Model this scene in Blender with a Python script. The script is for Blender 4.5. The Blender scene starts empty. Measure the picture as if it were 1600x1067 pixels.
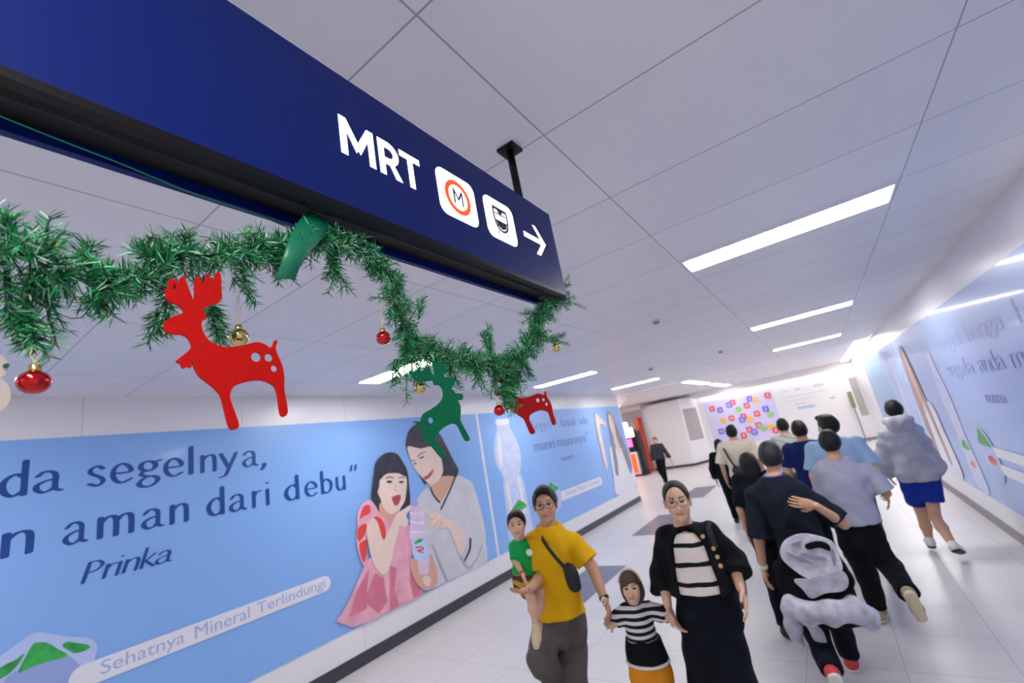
import bpy, bmesh, math, random
import numpy as np
from mathutils import Vector, Matrix
from mathutils.geometry import delaunay_2d_cdt

D = bpy.data
COL = bpy.context.scene.collection
SC = bpy.context.scene
random.seed(7)

# ------------------------------------------------------------------ camera, world, exposure
EYE = np.array([0.0, 0.0, 1.95])
YAW, PITCH, ROLL, FPX = -.5717, .2396, -.1826, 689.86
_f = np.array([math.sin(YAW)*math.cos(PITCH), math.cos(YAW)*math.cos(PITCH), math.sin(PITCH)])
_r0 = np.array([math.cos(YAW), -math.sin(YAW), 0.0]); _u0 = np.cross(_r0, _f)
_r = math.cos(ROLL)*_r0 + math.sin(ROLL)*_u0
_u = -math.sin(ROLL)*_r0 + math.cos(ROLL)*_u0
cd = D.cameras.new('camera'); cam = D.objects.new('camera', cd); COL.objects.link(cam)
cd.sensor_width = 36.0; cd.lens = FPX/1600*36.0; cd.clip_start = .02; cd.clip_end = 200
cd.dof.use_dof = True; cd.dof.focus_distance = .85; cd.dof.aperture_fstop = 4.5
M = Matrix(((_r[0], _u[0], -_f[0], EYE[0]), (_r[1], _u[1], -_f[1], EYE[1]), (_r[2], _u[2], -_f[2], EYE[2]), (0, 0, 0, 1)))
cam.matrix_world = M
SC.camera = cam
w = D.worlds.new('world'); SC.world = w; w.use_nodes = True
w.node_tree.nodes['Background'].inputs[0].default_value = (.75, .78, .9, 1)
w.node_tree.nodes['Background'].inputs[1].default_value = .25
SC.view_settings.view_transform = 'Standard'
SC.view_settings.look = 'None'
SC.view_settings.gamma = 1
SC.view_settings.exposure = 1.22
SC.cycles.diffuse_bounces = 8; SC.cycles.max_bounces = 12
LIGHT = 15.          # strength of the fluorescent panels
LIGHTCOL = (1.0, .975, .925)

# ------------------------------------------------------------------ pixel of the photograph -> point on a real plane
def ray(px, py):
    a = (px-800)/FPX; b = -(py-533.5)/FPX
    return _f + a*_r + b*_u
def onx(px, py, x): d = ray(px, py); return EYE + d*((x-EYE[0])/d[0])
def ony(px, py, y): d = ray(px, py); return EYE + d*((y-EYE[1])/d[1])
def onz(px, py, z): d = ray(px, py); return EYE + d*((z-EYE[2])/d[2])

# ------------------------------------------------------------------ materials
def lin(c):
    if isinstance(c, str):
        c = [int(c[i:i+2], 16)/255 for i in (0, 2, 4)]
        c = [v/12.92 if v <= .04045 else ((v+.055)/1.055)**2.4 for v in c]
    return (c[0], c[1], c[2], 1)
_mats = {}
def mat(name, col, rough=.5, metal=0., spec=.5, emit=0., bump=0., bscale=200., coat=0., sheen=0., vary=0., vscale=6.):
    if name in _mats: return _mats[name]
    m = D.materials.new(name); m.use_nodes = True; _mats[name] = m
    nt = m.node_tree; b = nt.nodes['Principled BSDF']
    b.inputs['Base Color'].default_value = lin(col)
    b.inputs['Roughness'].default_value = rough
    b.inputs['Metallic'].default_value = metal
    b.inputs['Specular IOR Level'].default_value = spec
    if coat: b.inputs['Coat Weight'].default_value = coat; b.inputs['Coat Roughness'].default_value = .08
    if sheen: b.inputs['Sheen Weight'].default_value = sheen
    if emit:
        b.inputs['Emission Color'].default_value = lin(col); b.inputs['Emission Strength'].default_value = emit
    tc = nt.nodes.new('ShaderNodeTexCoord')
    if bump:
        n = nt.nodes.new('ShaderNodeTexNoise'); n.inputs['Scale'].default_value = bscale; n.inputs['Detail'].default_value = 3
        bp = nt.nodes.new('ShaderNodeBump'); bp.inputs['Strength'].default_value = bump; bp.inputs['Distance'].default_value = .01
        nt.links.new(tc.outputs['Object'], n.inputs['Vector']); nt.links.new(n.outputs['Fac'], bp.inputs['Height'])
        nt.links.new(bp.outputs['Normal'], b.inputs['Normal'])
    if vary:
        n = nt.nodes.new('ShaderNodeTexNoise'); n.inputs['Scale'].default_value = vscale; n.inputs['Detail'].default_value = 4
        h = nt.nodes.new('ShaderNodeHueSaturation'); h.inputs['Color'].default_value = lin(col)
        mr = nt.nodes.new('ShaderNodeMapRange'); mr.inputs['From Min'].default_value = .3; mr.inputs['From Max'].default_value = .7
        mr.inputs['To Min'].default_value = 1-vary; mr.inputs['To Max'].default_value = 1+vary
        nt.links.new(tc.outputs['Object'], n.inputs['Vector']); nt.links.new(n.outputs['Fac'], mr.inputs['Value'])
        nt.links.new(mr.outputs['Result'], h.inputs['Value']); nt.links.new(h.outputs['Color'], b.inputs['Base Color'])
    return m

class NG:                                     # tiny node helper
    def __init__(s, m): s.nt = m.node_tree; s.b = s.nt.nodes['Principled BSDF']
    def n(s, t, **k):
        x = s.nt.nodes.new(t)
        for a, v in k.items(): setattr(x, a, v)
        return x
    def l(s, a, b): s.nt.links.new(a, b)
    def math(s, op, a, b=None):
        x = s.n('ShaderNodeMath', operation=op)
        for i, v in enumerate((a, b)):
            if v is None: continue
            if isinstance(v, (int, float)): x.inputs[i].default_value = v
            else: s.l(v, x.inputs[i])
        return x.outputs[0]
    def line(s, coord, pitch, off, half):     # 1 on a joint repeated every pitch
        t = s.math('SUBTRACT', coord, off); t = s.math('DIVIDE', t, pitch); t = s.math('FRACT', t)
        t = s.math('SUBTRACT', t, .5); t = s.math('ABSOLUTE', t); t = s.math('SUBTRACT', .5, t)
        return s.math('LESS_THAN', t, half/pitch)
    def cell(s, coord, pitch, off):
        t = s.math('SUBTRACT', coord, off); t = s.math('DIVIDE', t, pitch); return s.math('FLOOR', t)

def panel_mat(name, base, joint, axes, rough=.5, tint=.03, spec=.5, inlay=None, bump=0.):
    """panels with thin joints: axes = [(axis, pitch, offset, half width)] in world metres"""
    m = mat(name, base, rough, spec=spec); g = NG(m)
    geo = g.n('ShaderNodeNewGeometry'); sp = g.n('ShaderNodeSeparateXYZ'); g.l(geo.outputs['Position'], sp.inputs[0])
    mask = None; cells = []
    for ax, pitch, off, half in axes:
        c = sp.outputs['XYZ'.index(ax)]
        ln = g.line(c, pitch, off, half); cells.append(g.cell(c, pitch, off))
        mask = ln if mask is None else g.math('MAXIMUM', mask, ln)
    cx = g.n('ShaderNodeCombineXYZ')
    for i, c in enumerate(cells[:3]): g.l(c, cx.inputs[i])
    wn = g.n('ShaderNodeTexWhiteNoise'); g.l(cx.outputs[0], wn.inputs['Vector'])
    mr = g.n('ShaderNodeMapRange'); mr.inputs['To Min'].default_value = 1-tint; mr.inputs['To Max'].default_value = 1+tint
    g.l(wn.outputs['Value'], mr.inputs['Value'])
    ns = g.n('ShaderNodeTexNoise'); ns.inputs['Scale'].default_value = 3.; ns.inputs['Detail'].default_value = 6
    g.l(geo.outputs['Position'], ns.inputs['Vector'])
    mr2 = g.n('ShaderNodeMapRange'); mr2.inputs['From Min'].default_value = .3; mr2.inputs['From Max'].default_value = .7
    mr2.inputs['To Min'].default_value = 1-tint*.6; mr2.inputs['To Max'].default_value = 1+tint*.6
    g.l(ns.outputs['Fac'], mr2.inputs['Value'])
    v = g.math('MULTIPLY', mr.outputs[0], mr2.outputs[0])
    hs = g.n('ShaderNodeHueSaturation'); hs.inputs['Color'].default_value = lin(base); g.l(v, hs.inputs['Value'])
    col = hs.outputs['Color']
    if inlay:
        x0, x1, y0, per, frac, ic = inlay
        X, Y = sp.outputs[0], sp.outputs[1]
        a = g.math('MULTIPLY', g.math('GREATER_THAN', X, x0), g.math('LESS_THAN', X, x1))
        t = g.math('FRACT', g.math('DIVIDE', g.math('SUBTRACT', Y, y0), per))
        a = g.math('MULTIPLY', a, g.math('LESS_THAN', t, frac))
        mx = g.n('ShaderNodeMix', data_type='RGBA'); g.l(a, mx.inputs['Factor']); g.l(col, mx.inputs['A']); mx.inputs['B'].default_value = lin(ic)
        col = mx.outputs['Result']
    mx = g.n('ShaderNodeMix', data_type='RGBA'); g.l(mask, mx.inputs['Factor']); g.l(col, mx.inputs['A']); mx.inputs['B'].default_value = lin(joint)
    g.l(mx.outputs['Result'], g.b.inputs['Base Color'])
    if bump:
        n2 = g.n('ShaderNodeTexNoise'); n2.inputs['Scale'].default_value = 1.2; g.l(geo.outputs['Position'], n2.inputs['Vector'])
        bp = g.n('ShaderNodeBump'); bp.inputs['Strength'].default_value = bump; bp.inputs['Distance'].default_value = .02
        g.l(n2.outputs['Fac'], bp.inputs['Height']); g.l(bp.outputs['Normal'], g.b.inputs['Normal'])
    return m

# ------------------------------------------------------------------ object helpers
def tag(o, label=None, cat=None, group=None, kind=None):
    if label: o['label'] = label
    if cat: o['category'] = cat
    if group: o['group'] = group
    if kind: o['kind'] = kind
    return o
def empty(name, loc, label, cat, group=None, rz=0.):
    o = D.objects.new(name, None); COL.objects.link(o); o.location = loc; o.rotation_euler = (0, 0, rz)
    o.empty_display_size = .1
    return tag(o, label, cat, group)
def link(name, me, mats, parent=None, smooth=False):
    o = D.objects.new(name, me); COL.objects.link(o)
    for m in (mats if isinstance(mats, (list, tuple)) else [mats]): me.materials.append(m)
    if smooth: me.polygons.foreach_set('use_smooth', [True]*len(me.polygons))
    if parent is not None:
        o.parent = parent                         # every mesh is written in world metres
        o.matrix_parent_inverse = Matrix.Translation(-parent.location) if parent.type == 'EMPTY' else Matrix.Identity(4)
    return o

def sub(name, me, mats, part, smooth=False): return link(name, me, mats, part, smooth)     # a sub-part of a part

class MB:                                         # collects shapes in world coordinates -> one mesh
    def __init__(s): s.v = []; s.f = []; s.mi = []; s.cur = 0
    def add(s, vs, fs):
        o = len(s.v); s.v += [tuple(map(float, v)) for v in vs]
        for f in fs: s.f.append([i+o for i in f]); s.mi.append(s.cur)
    def box(s, a, b):
        x0, y0, z0 = a; x1, y1, z1 = b
        s.add([(x0,y0,z0),(x1,y0,z0),(x1,y1,z0),(x0,y1,z0),(x0,y0,z1),(x1,y0,z1),(x1,y1,z1),(x0,y1,z1)],
              [(0,3,2,1),(4,5,6,7),(0,1,5,4),(1,2,6,5),(2,3,7,6),(3,0,4,7)])
    def tube(s, pts, r, n=8, caps=True):
        pts = [Vector(p) for p in pts]; rr = r if isinstance(r, (list, tuple)) else [r]*len(pts)
        rings = []; up = None
        for i, p in enumerate(pts):
            t = (pts[min(i+1, len(pts)-1)] - pts[max(i-1, 0)]).normalized()
            if up is None: up = t.orthogonal().normalized()
            up = (up - t*up.dot(t)).normalized(); sd = t.cross(up)
            rings.append([p + (up*math.cos(2*math.pi*k/n) + sd*math.sin(2*math.pi*k/n))*rr[i] for k in range(n)])
        vs = [v for R in rings for v in R]; fs = []
        for i in range(len(pts)-1):
            for k in range(n):
                fs.append((i*n+k, i*n+(k+1) % n, (i+1)*n+(k+1) % n, (i+1)*n+k))
        if caps: fs.append(tuple(range(n-1, -1, -1))); fs.append(tuple((len(pts)-1)*n+k for k in range(n)))
        s.add(vs, fs)
    def lathe(s, c, prof, n=24, axis=(0, 0, 1)):   # prof = [(r, h)] bottom to top
        ax = Vector(axis).normalized(); u = ax.orthogonal().normalized(); v = ax.cross(u); c = Vector(c)
        vs = []; fs = []
        for r, h in prof:
            for k in range(n):
                a = 2*math.pi*k/n; vs.append(c + ax*h + (u*math.cos(a) + v*math.sin(a))*r)
        for i in range(len(prof)-1):
            for k in range(n): fs.append((i*n+k, i*n+(k+1) % n, (i+1)*n+(k+1) % n, (i+1)*n+k))
        fs.append(tuple(range(n-1, -1, -1))); fs.append(tuple((len(prof)-1)*n+k for k in range(n)))
        s.add(vs, fs)
    def mesh(s, name):
        me = D.meshes.new(name); me.from_pydata(s.v, [], s.f); me.polygons.foreach_set('material_index', s.mi); me.update(); return me
    def obj(s, name, m, parent=None, smooth=False): return link(name, s.mesh(name), m, parent, smooth)
def bevel(o, w, seg=2):
    md = o.modifiers.new('bevel', 'BEVEL'); md.width = w; md.segments = seg; md.limit_method = 'ANGLE'; return o

# flat printed shapes -------------------------------------------------
def union2d(polys):
    """polys: list of 2d outlines (may overlap) -> verts, tris of their union"""
    vs = []; fs = []
    for p in polys:
        p = [(float(a), float(b)) for a, b in p]
        ar = sum(p[i-1][0]*p[i][1]-p[i][0]*p[i-1][1] for i in range(len(p)))
        if ar < 0: p = p[::-1]
        o = len(vs); vs += [Vector(q) for q in p]; fs.append(list(range(o, o+len(p))))
    V, E, F, _, _, of = delaunay_2d_cdt(vs, [], fs, 0, 1e-6)
    F2 = [f for f, o in zip(F, of) if len(o)]
    return [tuple(v) for v in V], F2
def cut2d(outline, holes):
    """one outline with holes cut out -> verts, tris"""
    vs = []; fs = []
    for p in [outline]+holes:
        p = [(float(a), float(b)) for a, b in p]
        if sum(p[i-1][0]*p[i][1]-p[i][0]*p[i-1][1] for i in range(len(p))) < 0: p = p[::-1]
        o = len(vs); vs += [Vector(q) for q in p]; fs.append(list(range(o, o+len(p))))
    V, E, F, _, _, of = delaunay_2d_cdt(vs, [], fs, 0, 1e-6)
    return [tuple(v) for v in V], [f for f, o in zip(F, of) if list(o) == [0]]
def smooth_path(pts, n=6, closed=False):
    P = [np.array(p, float) for p in pts]
    if len(P) < 3: return P
    out = []; N = len(P); R = N if closed else N-1
    for i in range(R):
        if closed: a, b, c, d = P[i-1], P[i], P[(i+1) % N], P[(i+2) % N]
        else: a, b, c, d = P[max(i-1, 0)], P[i], P[i+1], P[min(i+2, N-1)]
        for k in range(n):
            t = k/n
            out.append(.5*((2*b) + (c-a)*t + (2*a-5*b+4*c-d)*t*t + (3*b-a-3*c+d)*t**3))
    if not closed: out.append(P[-1])
    return out
def nib_poly(path, hw, hh, ang):
    """broad pen swept along a path -> list of convex polygons"""
    ca, sa = math.cos(ang), math.sin(ang)
    nib = [np.array((ca*hw*math.cos(t)-sa*hh*math.sin(t), sa*hw*math.cos(t)+ca*hh*math.sin(t))) for t in np.linspace(0, 2*math.pi, 9)[:-1]]
    out = []
    for a, b in zip(path[:-1], path[1:]):
        out.append(hull([a+q for q in nib]+[b+q for q in nib]))
    return out
def hull(pts):
    pts = sorted(set((round(float(a), 6), round(float(b), 6)) for a, b in pts))
    def half(ps):
        h = []
        for p in ps:
            while len(h) > 1 and (h[-1][0]-h[-2][0])*(p[1]-h[-2][1])-(h[-1][1]-h[-2][1])*(p[0]-h[-2][0]) <= 0: h.pop()
            h.append(p)
        return h
    a = half(pts); b = half(pts[::-1]); return a[:-1]+b[:-1]
# ------------------------------------------------------------------ the setting
XL, XR, ZC, YE, YF, YB = -4.82, 1.332, 2.988, 12.55, 21.3, -6.0
m_floor = panel_mat('floor_tile', 'cbc8ca', 'a19ea2', [('X', .6, -3.65, .0025), ('Y', .6, .1, .0025)], rough=.36, tint=.02, inlay=(-3.65, -3.05, 4.95, 3.6, .5, '6f6c7c'))
m_ceil = panel_mat('ceiling_panel', 'e6e3e6', 'a3a1a8', [('X', 1.2, -.522, .0028), ('Y', .6, .057, .0028)], rough=.42, tint=.022)
m_wallL = panel_mat('wall_panel', 'e6e4e9', 'bfbec6', [('Y', 1.2, 1.0, .0025)], rough=.3, tint=.012)
m_wall = mat('wall_white', 'e6e4e7', .5)
m_base = mat('baseboard_dark', '3a3b48', .4)
m_grey = mat('base_grey', '8d8a8c', .5)
m_recess = mat('recess_panel', 'a9a5a2', .5)
def struct(name, bm, m):
    o = bm.obj(name, m); o['kind'] = 'structure'; return o
b = MB(); b.box((-10.2, YB-.2, -.2), (XR+.2, YF+.2, 0)); struct('floor', b, m_floor)
b = MB(); b.box((-10.2, YB-.2, ZC), (XR+.2, YF+.2, ZC+.15)); struct('ceiling', b, m_ceil)
b = MB(); b.box((XL-.35, YB, 0), (XL, YE, ZC)); struct('wall_left', b, m_wallL)
b = MB(); b.box((XR, YB, 0), (XR+.2, YF, ZC)); struct('wall_right', b, m_wallL)
b = MB(); b.box((-10.2, YF, 0), (XR+.2, YF+.2, ZC)); struct('wall_far', b, m_wall)
b = MB(); b.box((-10.2, YB-.2, 0), (XR+.2, YB, ZC)); struct('wall_back', b, m_wall)
b = MB(); b.box((-10.2, YE-.5, 0), (-10, YF, ZC)); struct('wall_side', b, m_wall)
b = MB(); b.box((-10, YE-.3, 0), (XL-.35, YE-.1, ZC)); struct('wall_return', b, m_wall)
b = MB(); b.box((XL, YB, 0), (XL+.012, YE, .13)); struct('baseboard_left', b, m_base)
b = MB(); b.box((XR-.012, YB, 0), (XR, YF, .13)); struct('baseboard_right', b, m_grey)
# the white pier that stands forward of the far wall, and its skirting
b = MB(); b.add([(-6.75, 20.2, 0), (-5.05, 20.2, 0), (-4.55, 21.3, 0), (-6.75, 21.3, 0), (-6.75, 20.2, 2.84), (-5.05, 20.2, 2.84), (-4.55, 21.3, 2.84), (-6.75, 21.3, 2.84)],
      [(0,3,2,1),(4,5,6,7),(0,1,5,4),(1,2,6,5),(2,3,7,6),(3,0,4,7)]); struct('wall_pier', b, m_wall)
b = MB(); b.add([(-6.75, 20.17, 0), (-5.04, 20.17, 0), (-4.52, 21.28, 0), (-4.55, 21.3, 0), (-5.05, 20.2, 0), (-6.75, 20.2, 0)] +
      [(-6.75, 20.17, .1), (-5.04, 20.17, .1), (-4.52, 21.28, .1), (-4.55, 21.3, .1), (-5.05, 20.2, .1), (-6.75, 20.2, .1)],
      [(5,4,3,2,1,0),(6,7,8,9,10,11),(0,1,7,6),(1,2,8,7),(2,3,9,8),(3,4,10,9),(4,5,11,10),(5,0,6,11)]); struct('baseboard_pier', b, m_base)
b = MB(); b.box((-4.5, YF-.015, 0), (XR-.02, YF, .1)); struct('baseboard_far', b, m_grey)
# low soffit over the side opening, where the hall widens
b = MB(); b.box((-10, 19.4, 2.72), (-6.5, 20.0, ZC)); struct('trim_1', b, mat('soffit', 'b9a9a8', .5))
# cove ledge with a hidden tube that washes the top of the far wall
b = MB(); b.box((-4.6, YF-.32, 2.74), (XR, YF-.30, ZC)); struct('trim_2', b, m_wall)

m_lamp = mat('fluorescent_diffuser', LIGHTCOL, .5, emit=LIGHT)
m_lamph = mat('hall_diffuser', LIGHTCOL, .5, emit=LIGHT*.55); m_cove = mat('cove_tube', LIGHTCOL, .5, emit=LIGHT*.3)
m_lampf = mat('lamp_frame', 'e6e6ea', .4)
ORD = ['nearest', 'second nearest', 'third nearest', 'fourth nearest', 'farthest']
def lamp(x0, x1, y0, y1, label, group, m=None):
    t = empty('ceiling_light', ((x0+x1)/2, (y0+y1)/2, ZC-.012), label, 'light', group)
    b = MB(); f = .012
    for q in (((x0, y0), (x1, y0+f)), ((x0, y1-f), (x1, y1)), ((x0, y0+f), (x0+f, y1-f)), ((x1-f, y0+f), (x1, y1-f))):
        b.box((*q[0], ZC-.008), (*q[1], ZC-.0002))
    b.obj('frame', m_lampf, t)
    b = MB(); b.box((x0+f, y0+f, ZC-.005), (x1-f, y1-f, ZC-.0002)); b.obj('diffuser', m or m_lamp, t)
for i, y in enumerate((-4.3, -.6, 3.07, 6.77, 10.4)):
    for side, x0 in (('right-hand', -.522), ('left-hand', -4.125)):
        if i < 2: lb = 'bright rectangular ceiling light behind the hanging sign, over the %s side' % side
        else: lb = 'bright rectangular ceiling light across the corridor, %s of the three in the %s row' % (['nearest', 'middle', 'farthest'][i-2], side)
        lamp(x0+.01, x0+1.19, y+.02, y+.31, lb, 'corridor ceiling lights')
lamp(-3.12, -2.86, 13.3, 16.4, 'bright lengthwise ceiling strip light past the corridor end, nearer of the two above the hall', 'hall strip lights', m_lamph)
lamp(-3.12, -2.86, 17.2, 20.6, 'bright lengthwise ceiling strip light close to the far wall, above the letter board', 'hall strip lights', m_lamph)
lamp(.98, 1.24, 12.9, 20.6, 'long bright ceiling strip light running beside the right wall', 'hall strip lights', m_lamph)
lamp(-7.3, -7.0, 13.4, 18.5, 'ceiling strip light over the side hall behind the left wall', 'hall strip lights', m_lamph)
lamp(-4.4, 1.2, YF-.28, YF-.16, 'bright cove tube along the top of the far wall', 'hall strip lights', m_cove)
# lit slot across the ceiling at the end of the corridor
lamp(-4.7, 1.25, 12.98, 13.04, 'thin lit slot crossing the whole ceiling where the corridor ends', 'hall strip lights', mat('slot_glow', (.97, .98, 1.), .5, emit=1.2))
m_det = mat('detector', '8f8e94', .4)
for (x, y, r, lb) in ((-1.15, 4.57, .05, 'small round smoke detector on the ceiling, the nearest'), (-1.18, 8.41, .05, 'small round smoke detector on the ceiling beside the far right lamps'), (-2.42, 8.34, .06, 'small flat round vent on the ceiling left of the detectors')):
    t = empty('smoke_detector', (x, y, ZC-.03), lb, 'detector', 'ceiling detectors')
    b = MB(); b.lathe((x, y, ZC-.02), [(r*.9, 0), (r, .005), (r, .0198)], 20); b.obj('base', m_lampf, t)
    b = MB(); b.lathe((x, y, ZC-.045), [(r*.35, 0), (r*.6, .006), (r*.66, .024)], 20); b.obj('sensor', m_det, t)

# ------------------------------------------------------------------ hanging MRT sign
m_blue = mat('sign_blue', '001a62', .40, spec=.24)
m_black = mat('sign_black', '020306', .45, spec=.3)
m_void = mat('sign_recess', '030408', .6)
m_white = mat('sign_white', (1, 1, 1), .4, emit=.75)
m_or = mat('sign_orange', 'f04a10', .4, emit=.5)
m_dk = mat('sign_dark', '1c2340', .4)
SX, SY0, SY1, SZ0, SZ1 = -.60, -1.2, 1.318, 2.437, 2.739      # front face
SB = -.695
sign = empty('hanging_sign', ((SX+SB)/2, .1, SZ0), 'long dark blue illuminated station sign hung from the ceiling, with white lettering and arrow', 'sign')
b = MB(); b.box((SX-.012, SY0, SZ0), (SX, SY1, SZ1)); b.obj('front_panel', m_blue, sign)
b = MB(); b.box((SB, SY0, SZ0-.022), (SB+.012, SY1, SZ1)); b.obj('rear_panel', m_blue, sign)
b = MB(); b.box((SB+.012, SY0, SZ0-.004), (SX-.026, SY1, SZ1-.004)); b.obj('housing', m_void, sign)
b = MB()    # black lower lip: rolled edge under the front panel
prof = [(SX, SZ0), (SX-.001, SZ0-.012), (SX-.006, SZ0-.022), (SX-.016, SZ0-.026), (SX-.024, SZ0-.022), (SX-.026, SZ0), (SX-.026, SZ0+.02), (SX-.012, SZ0+.02), (SX-.012, SZ0)]
n = len(prof)
b.add([(x, SY0, z) for x, z in prof] + [(x, SY1, z) for x, z in prof], [(i, (i+1) % n, n+(i+1) % n, n+i) for i in range(n)] + [tuple(range(n-1, -1, -1)), tuple(range(n, 2*n))])
b.obj('lower_rail', m_black, sign)
b = MB(); b.box((SB, SY1, SZ0-.02), (SX, SY1+.008, SZ1)); b.obj('end_cap', m_blue, sign)
for py in (1.222, -.9):
    b = MB(); b.lathe((-.648, py, SZ1-.004), [(.0135, 0), (.0135, ZC-SZ1-.004)], 20); p = b.obj('hanger_post', m_black, sign, True)
    b = MB(); b.box((-.648-.034, py-.033, ZC-.012), (-.648+.034, py+.033, ZC-.0005)); o = b.obj('mounting_plate', m_black, p)
# sign graphics, drawn on the face: u runs along the corridor (+y), v is height
def face_obj(name, polys, m, parent, off, z=None, plane='sign', holes=False):
    V, F = union2d(polys)
    return face_mesh(name, V, F, m, parent, off)
def face_mesh(name, V, F, m, parent, off, X=None, sgn=1, th=.0006):
    X = SX if X is None else X
    x0, x1 = X+sgn*(off-th), X+sgn*off
    n = len(V); vs = [(x1, u, v) for u, v in V] + [(x0, u, v) for u, v in V]; fs = []
    cnt = {}
    for f in F:
        f = list(f)
        a = sum(V[f[i]][0]*V[f[(i+1) % len(f)]][1]-V[f[(i+1) % len(f)]][0]*V[f[i]][1] for i in range(len(f)))
        if (a < 0) == (sgn > 0): f = f[::-1]
        fs.append(tuple(f)); fs.append(tuple(i+n for i in f[::-1]))
        for i in range(len(f)):
            e = (f[i], f[(i+1) % len(f)])
            if (e[1], e[0]) in cnt: del cnt[(e[1], e[0])]
            else: cnt[e] = 1
    for a, c in cnt: fs.append((a, a+n, c+n, c))
    me = D.meshes.new(name); me.from_pydata(vs, [], fs); me.update()
    return link(name, me, m, parent)
def text_mesh(txt, offset=0.):
    """letters from Blender's built-in font -> (verts 2d, faces) with cap height 1 at the origin"""
    c = D.curves.new('t', 'FONT'); c.body = txt; c.size = 1; c.offset = offset; c.resolution_u = 6; c.fill_mode = 'FRONT'
    o = D.objects.new('t', c); COL.objects.link(o)
    dg = bpy.context.evaluated_depsgraph_get(); dg.update()
    me = D.meshes.new_from_object(o.evaluated_get(dg))
    V = [(v.co.x, v.co.y) for v in me.vertices]; F = [tuple(p.vertices) for p in me.polygons]
    D.objects.remove(o); D.curves.remove(c); D.meshes.remove(me)
    return V, F
def fit(V, u0, u1, v0, v1, shear=0.):
    xs = [p[0] for p in V]; ys = [p[1] for p in V]; a, c = min(xs), min(ys); W = max(xs)-a or 1; H = max(ys)-c or 1
    return [(u0+(x-a)/W*(u1-u0)+shear*(y-c)/H*(v1-v0), v0+(y-c)/H*(v1-v0)) for x, y in V]
def circ(u, v, r, n=40, r2=None): return [(u+r*math.cos(2*math.pi*k/n), v+(r2 or r)*math.sin(2*math.pi*k/n)) for k in range(n)]
def rrect(u0, v0, u1, v1, r, n=6):
    out = []
    for cx, cy, a0 in ((u1-r, v1-r, 0), (u0+r, v1-r, 90), (u0+r, v0+r, 180), (u1-r, v0+r, 270)):
        for k in range(n+1):
            a = math.radians(a0+90*k/n); out.append((cx+r*math.cos(a), cy+r*math.sin(a)))
    return out
def ring(u, v, r0, r1, n=48):
    V = circ(u, v, r0, n)+circ(u, v, r1, n); return V, [(k, (k+1) % n, n+(k+1) % n, n+k) for k in range(n)]
def stroke(pts, hw, sm=6, closed=False):
    p = smooth_path(pts, sm, closed); return nib_poly(p, hw, hw, 0)
def letter(name, polys, u0, u1, v0, v1):
    face_obj(name, [[(u0+x*(u1-u0), v0+y*(v1-v0)) for x, y in p] for p in polys], m_white, sign, .001)
letter('letter', [[(0,0),(.19,0),(.19,1),(0,1)], [(.81,0),(1,0),(1,1),(.81,1)], [(0,1),(.2,1),(.56,.36),(.44,.18)], [(1,1),(.8,1),(.44,.36),(.56,.18)]], .465, .546, 2.549, 2.636)
q = [(x, y) for x, y in [(0,1)]] ; ro = [(.42, 1.0)]+[(.42+.50*math.sin(a), .665+.335*math.cos(a)) for a in np.linspace(.15, 3., 12)]+[(.42, .33)]
ri = [(.42, .80)]+[(.42+.24*math.sin(a), .665+.145*math.cos(a)) for a in np.linspace(.15, 3., 12)]+[(.42, .52)]
bowl = [[ro[i], ro[i+1], ri[i+1], ri[i]] for i in range(len(ro)-1)]
letter('letter', [[(0,0),(.26,0),(.26,1),(0,1)], [(.2,1),(.45,1),(.45,.8),(.2,.8)], [(.2,.52),(.45,.52),(.45,.33),(.2,.33)], [(.42,.40),(.66,.40),(1,0),(.70,0)]]+bowl, .557, .617, 2.549, 2.636)
letter('letter', [[(0,.82),(1,.82),(1,1),(0,1)], [(.37,0),(.63,0),(.63,1),(.37,1)]], .616, .677, 2.549, 2.636)
i1 = face_obj('line_symbol', [rrect(.731, 2.524, .877, 2.656, .026)], m_white, sign, .001)
V, F = ring(.8045, 2.590, .0485, .0355); face_mesh('orange_ring', V, F, m_or, i1, .0016)
face_obj('letter', sum([stroke(q, .0027, 1) for q in ([(.789, 2.571), (.789, 2.610)], [(.789, 2.610), (.8045, 2.584)], [(.8045, 2.584), (.820, 2.610)], [(.820, 2.610), (.820, 2.571)])], []), m_dk, i1, .0022)
i2 = face_obj('train_symbol', [rrect(.917, 2.524, 1.062, 2.656, .026)], m_white, sign, .001)
tr = stroke([(.958, 2.626), (.958, 2.592), (.967, 2.566), (.990, 2.555), (1.013, 2.566), (1.022, 2.592), (1.022, 2.626)], .0036, 8)
tr += [[(.956, 2.622), (1.024, 2.622), (1.024, 2.631), (.956, 2.631)], [(.982, 2.612), (.998, 2.612), (1.004, 2.624), (.976, 2.624)], [(.964, 2.607), (1.016, 2.607), (1.016, 2.611), (.964, 2.611)]]
tr += [[(.963, 2.588), (1.017, 2.588), (1.010, 2.569), (.990, 2.561), (.970, 2.569)]]
tr += stroke([(.972, 2.555), (.964, 2.541)], .0016, 1) + stroke([(1.008, 2.555), (1.016, 2.541)], .0016, 1)
face_obj('train_drawing', tr, m_dk, i2, .0022)
ar = [[(1.112, 2.583), (1.225, 2.583), (1.225, 2.601), (1.112, 2.601)]]
ar += [[(1.178, 2.645), (1.196, 2.645), (1.246, 2.592), (1.222, 2.592)], [(1.222, 2.592), (1.246, 2.592), (1.196, 2.539), (1.172, 2.539)]]
face_obj('arrow', ar, m_white, sign, .001)
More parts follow.
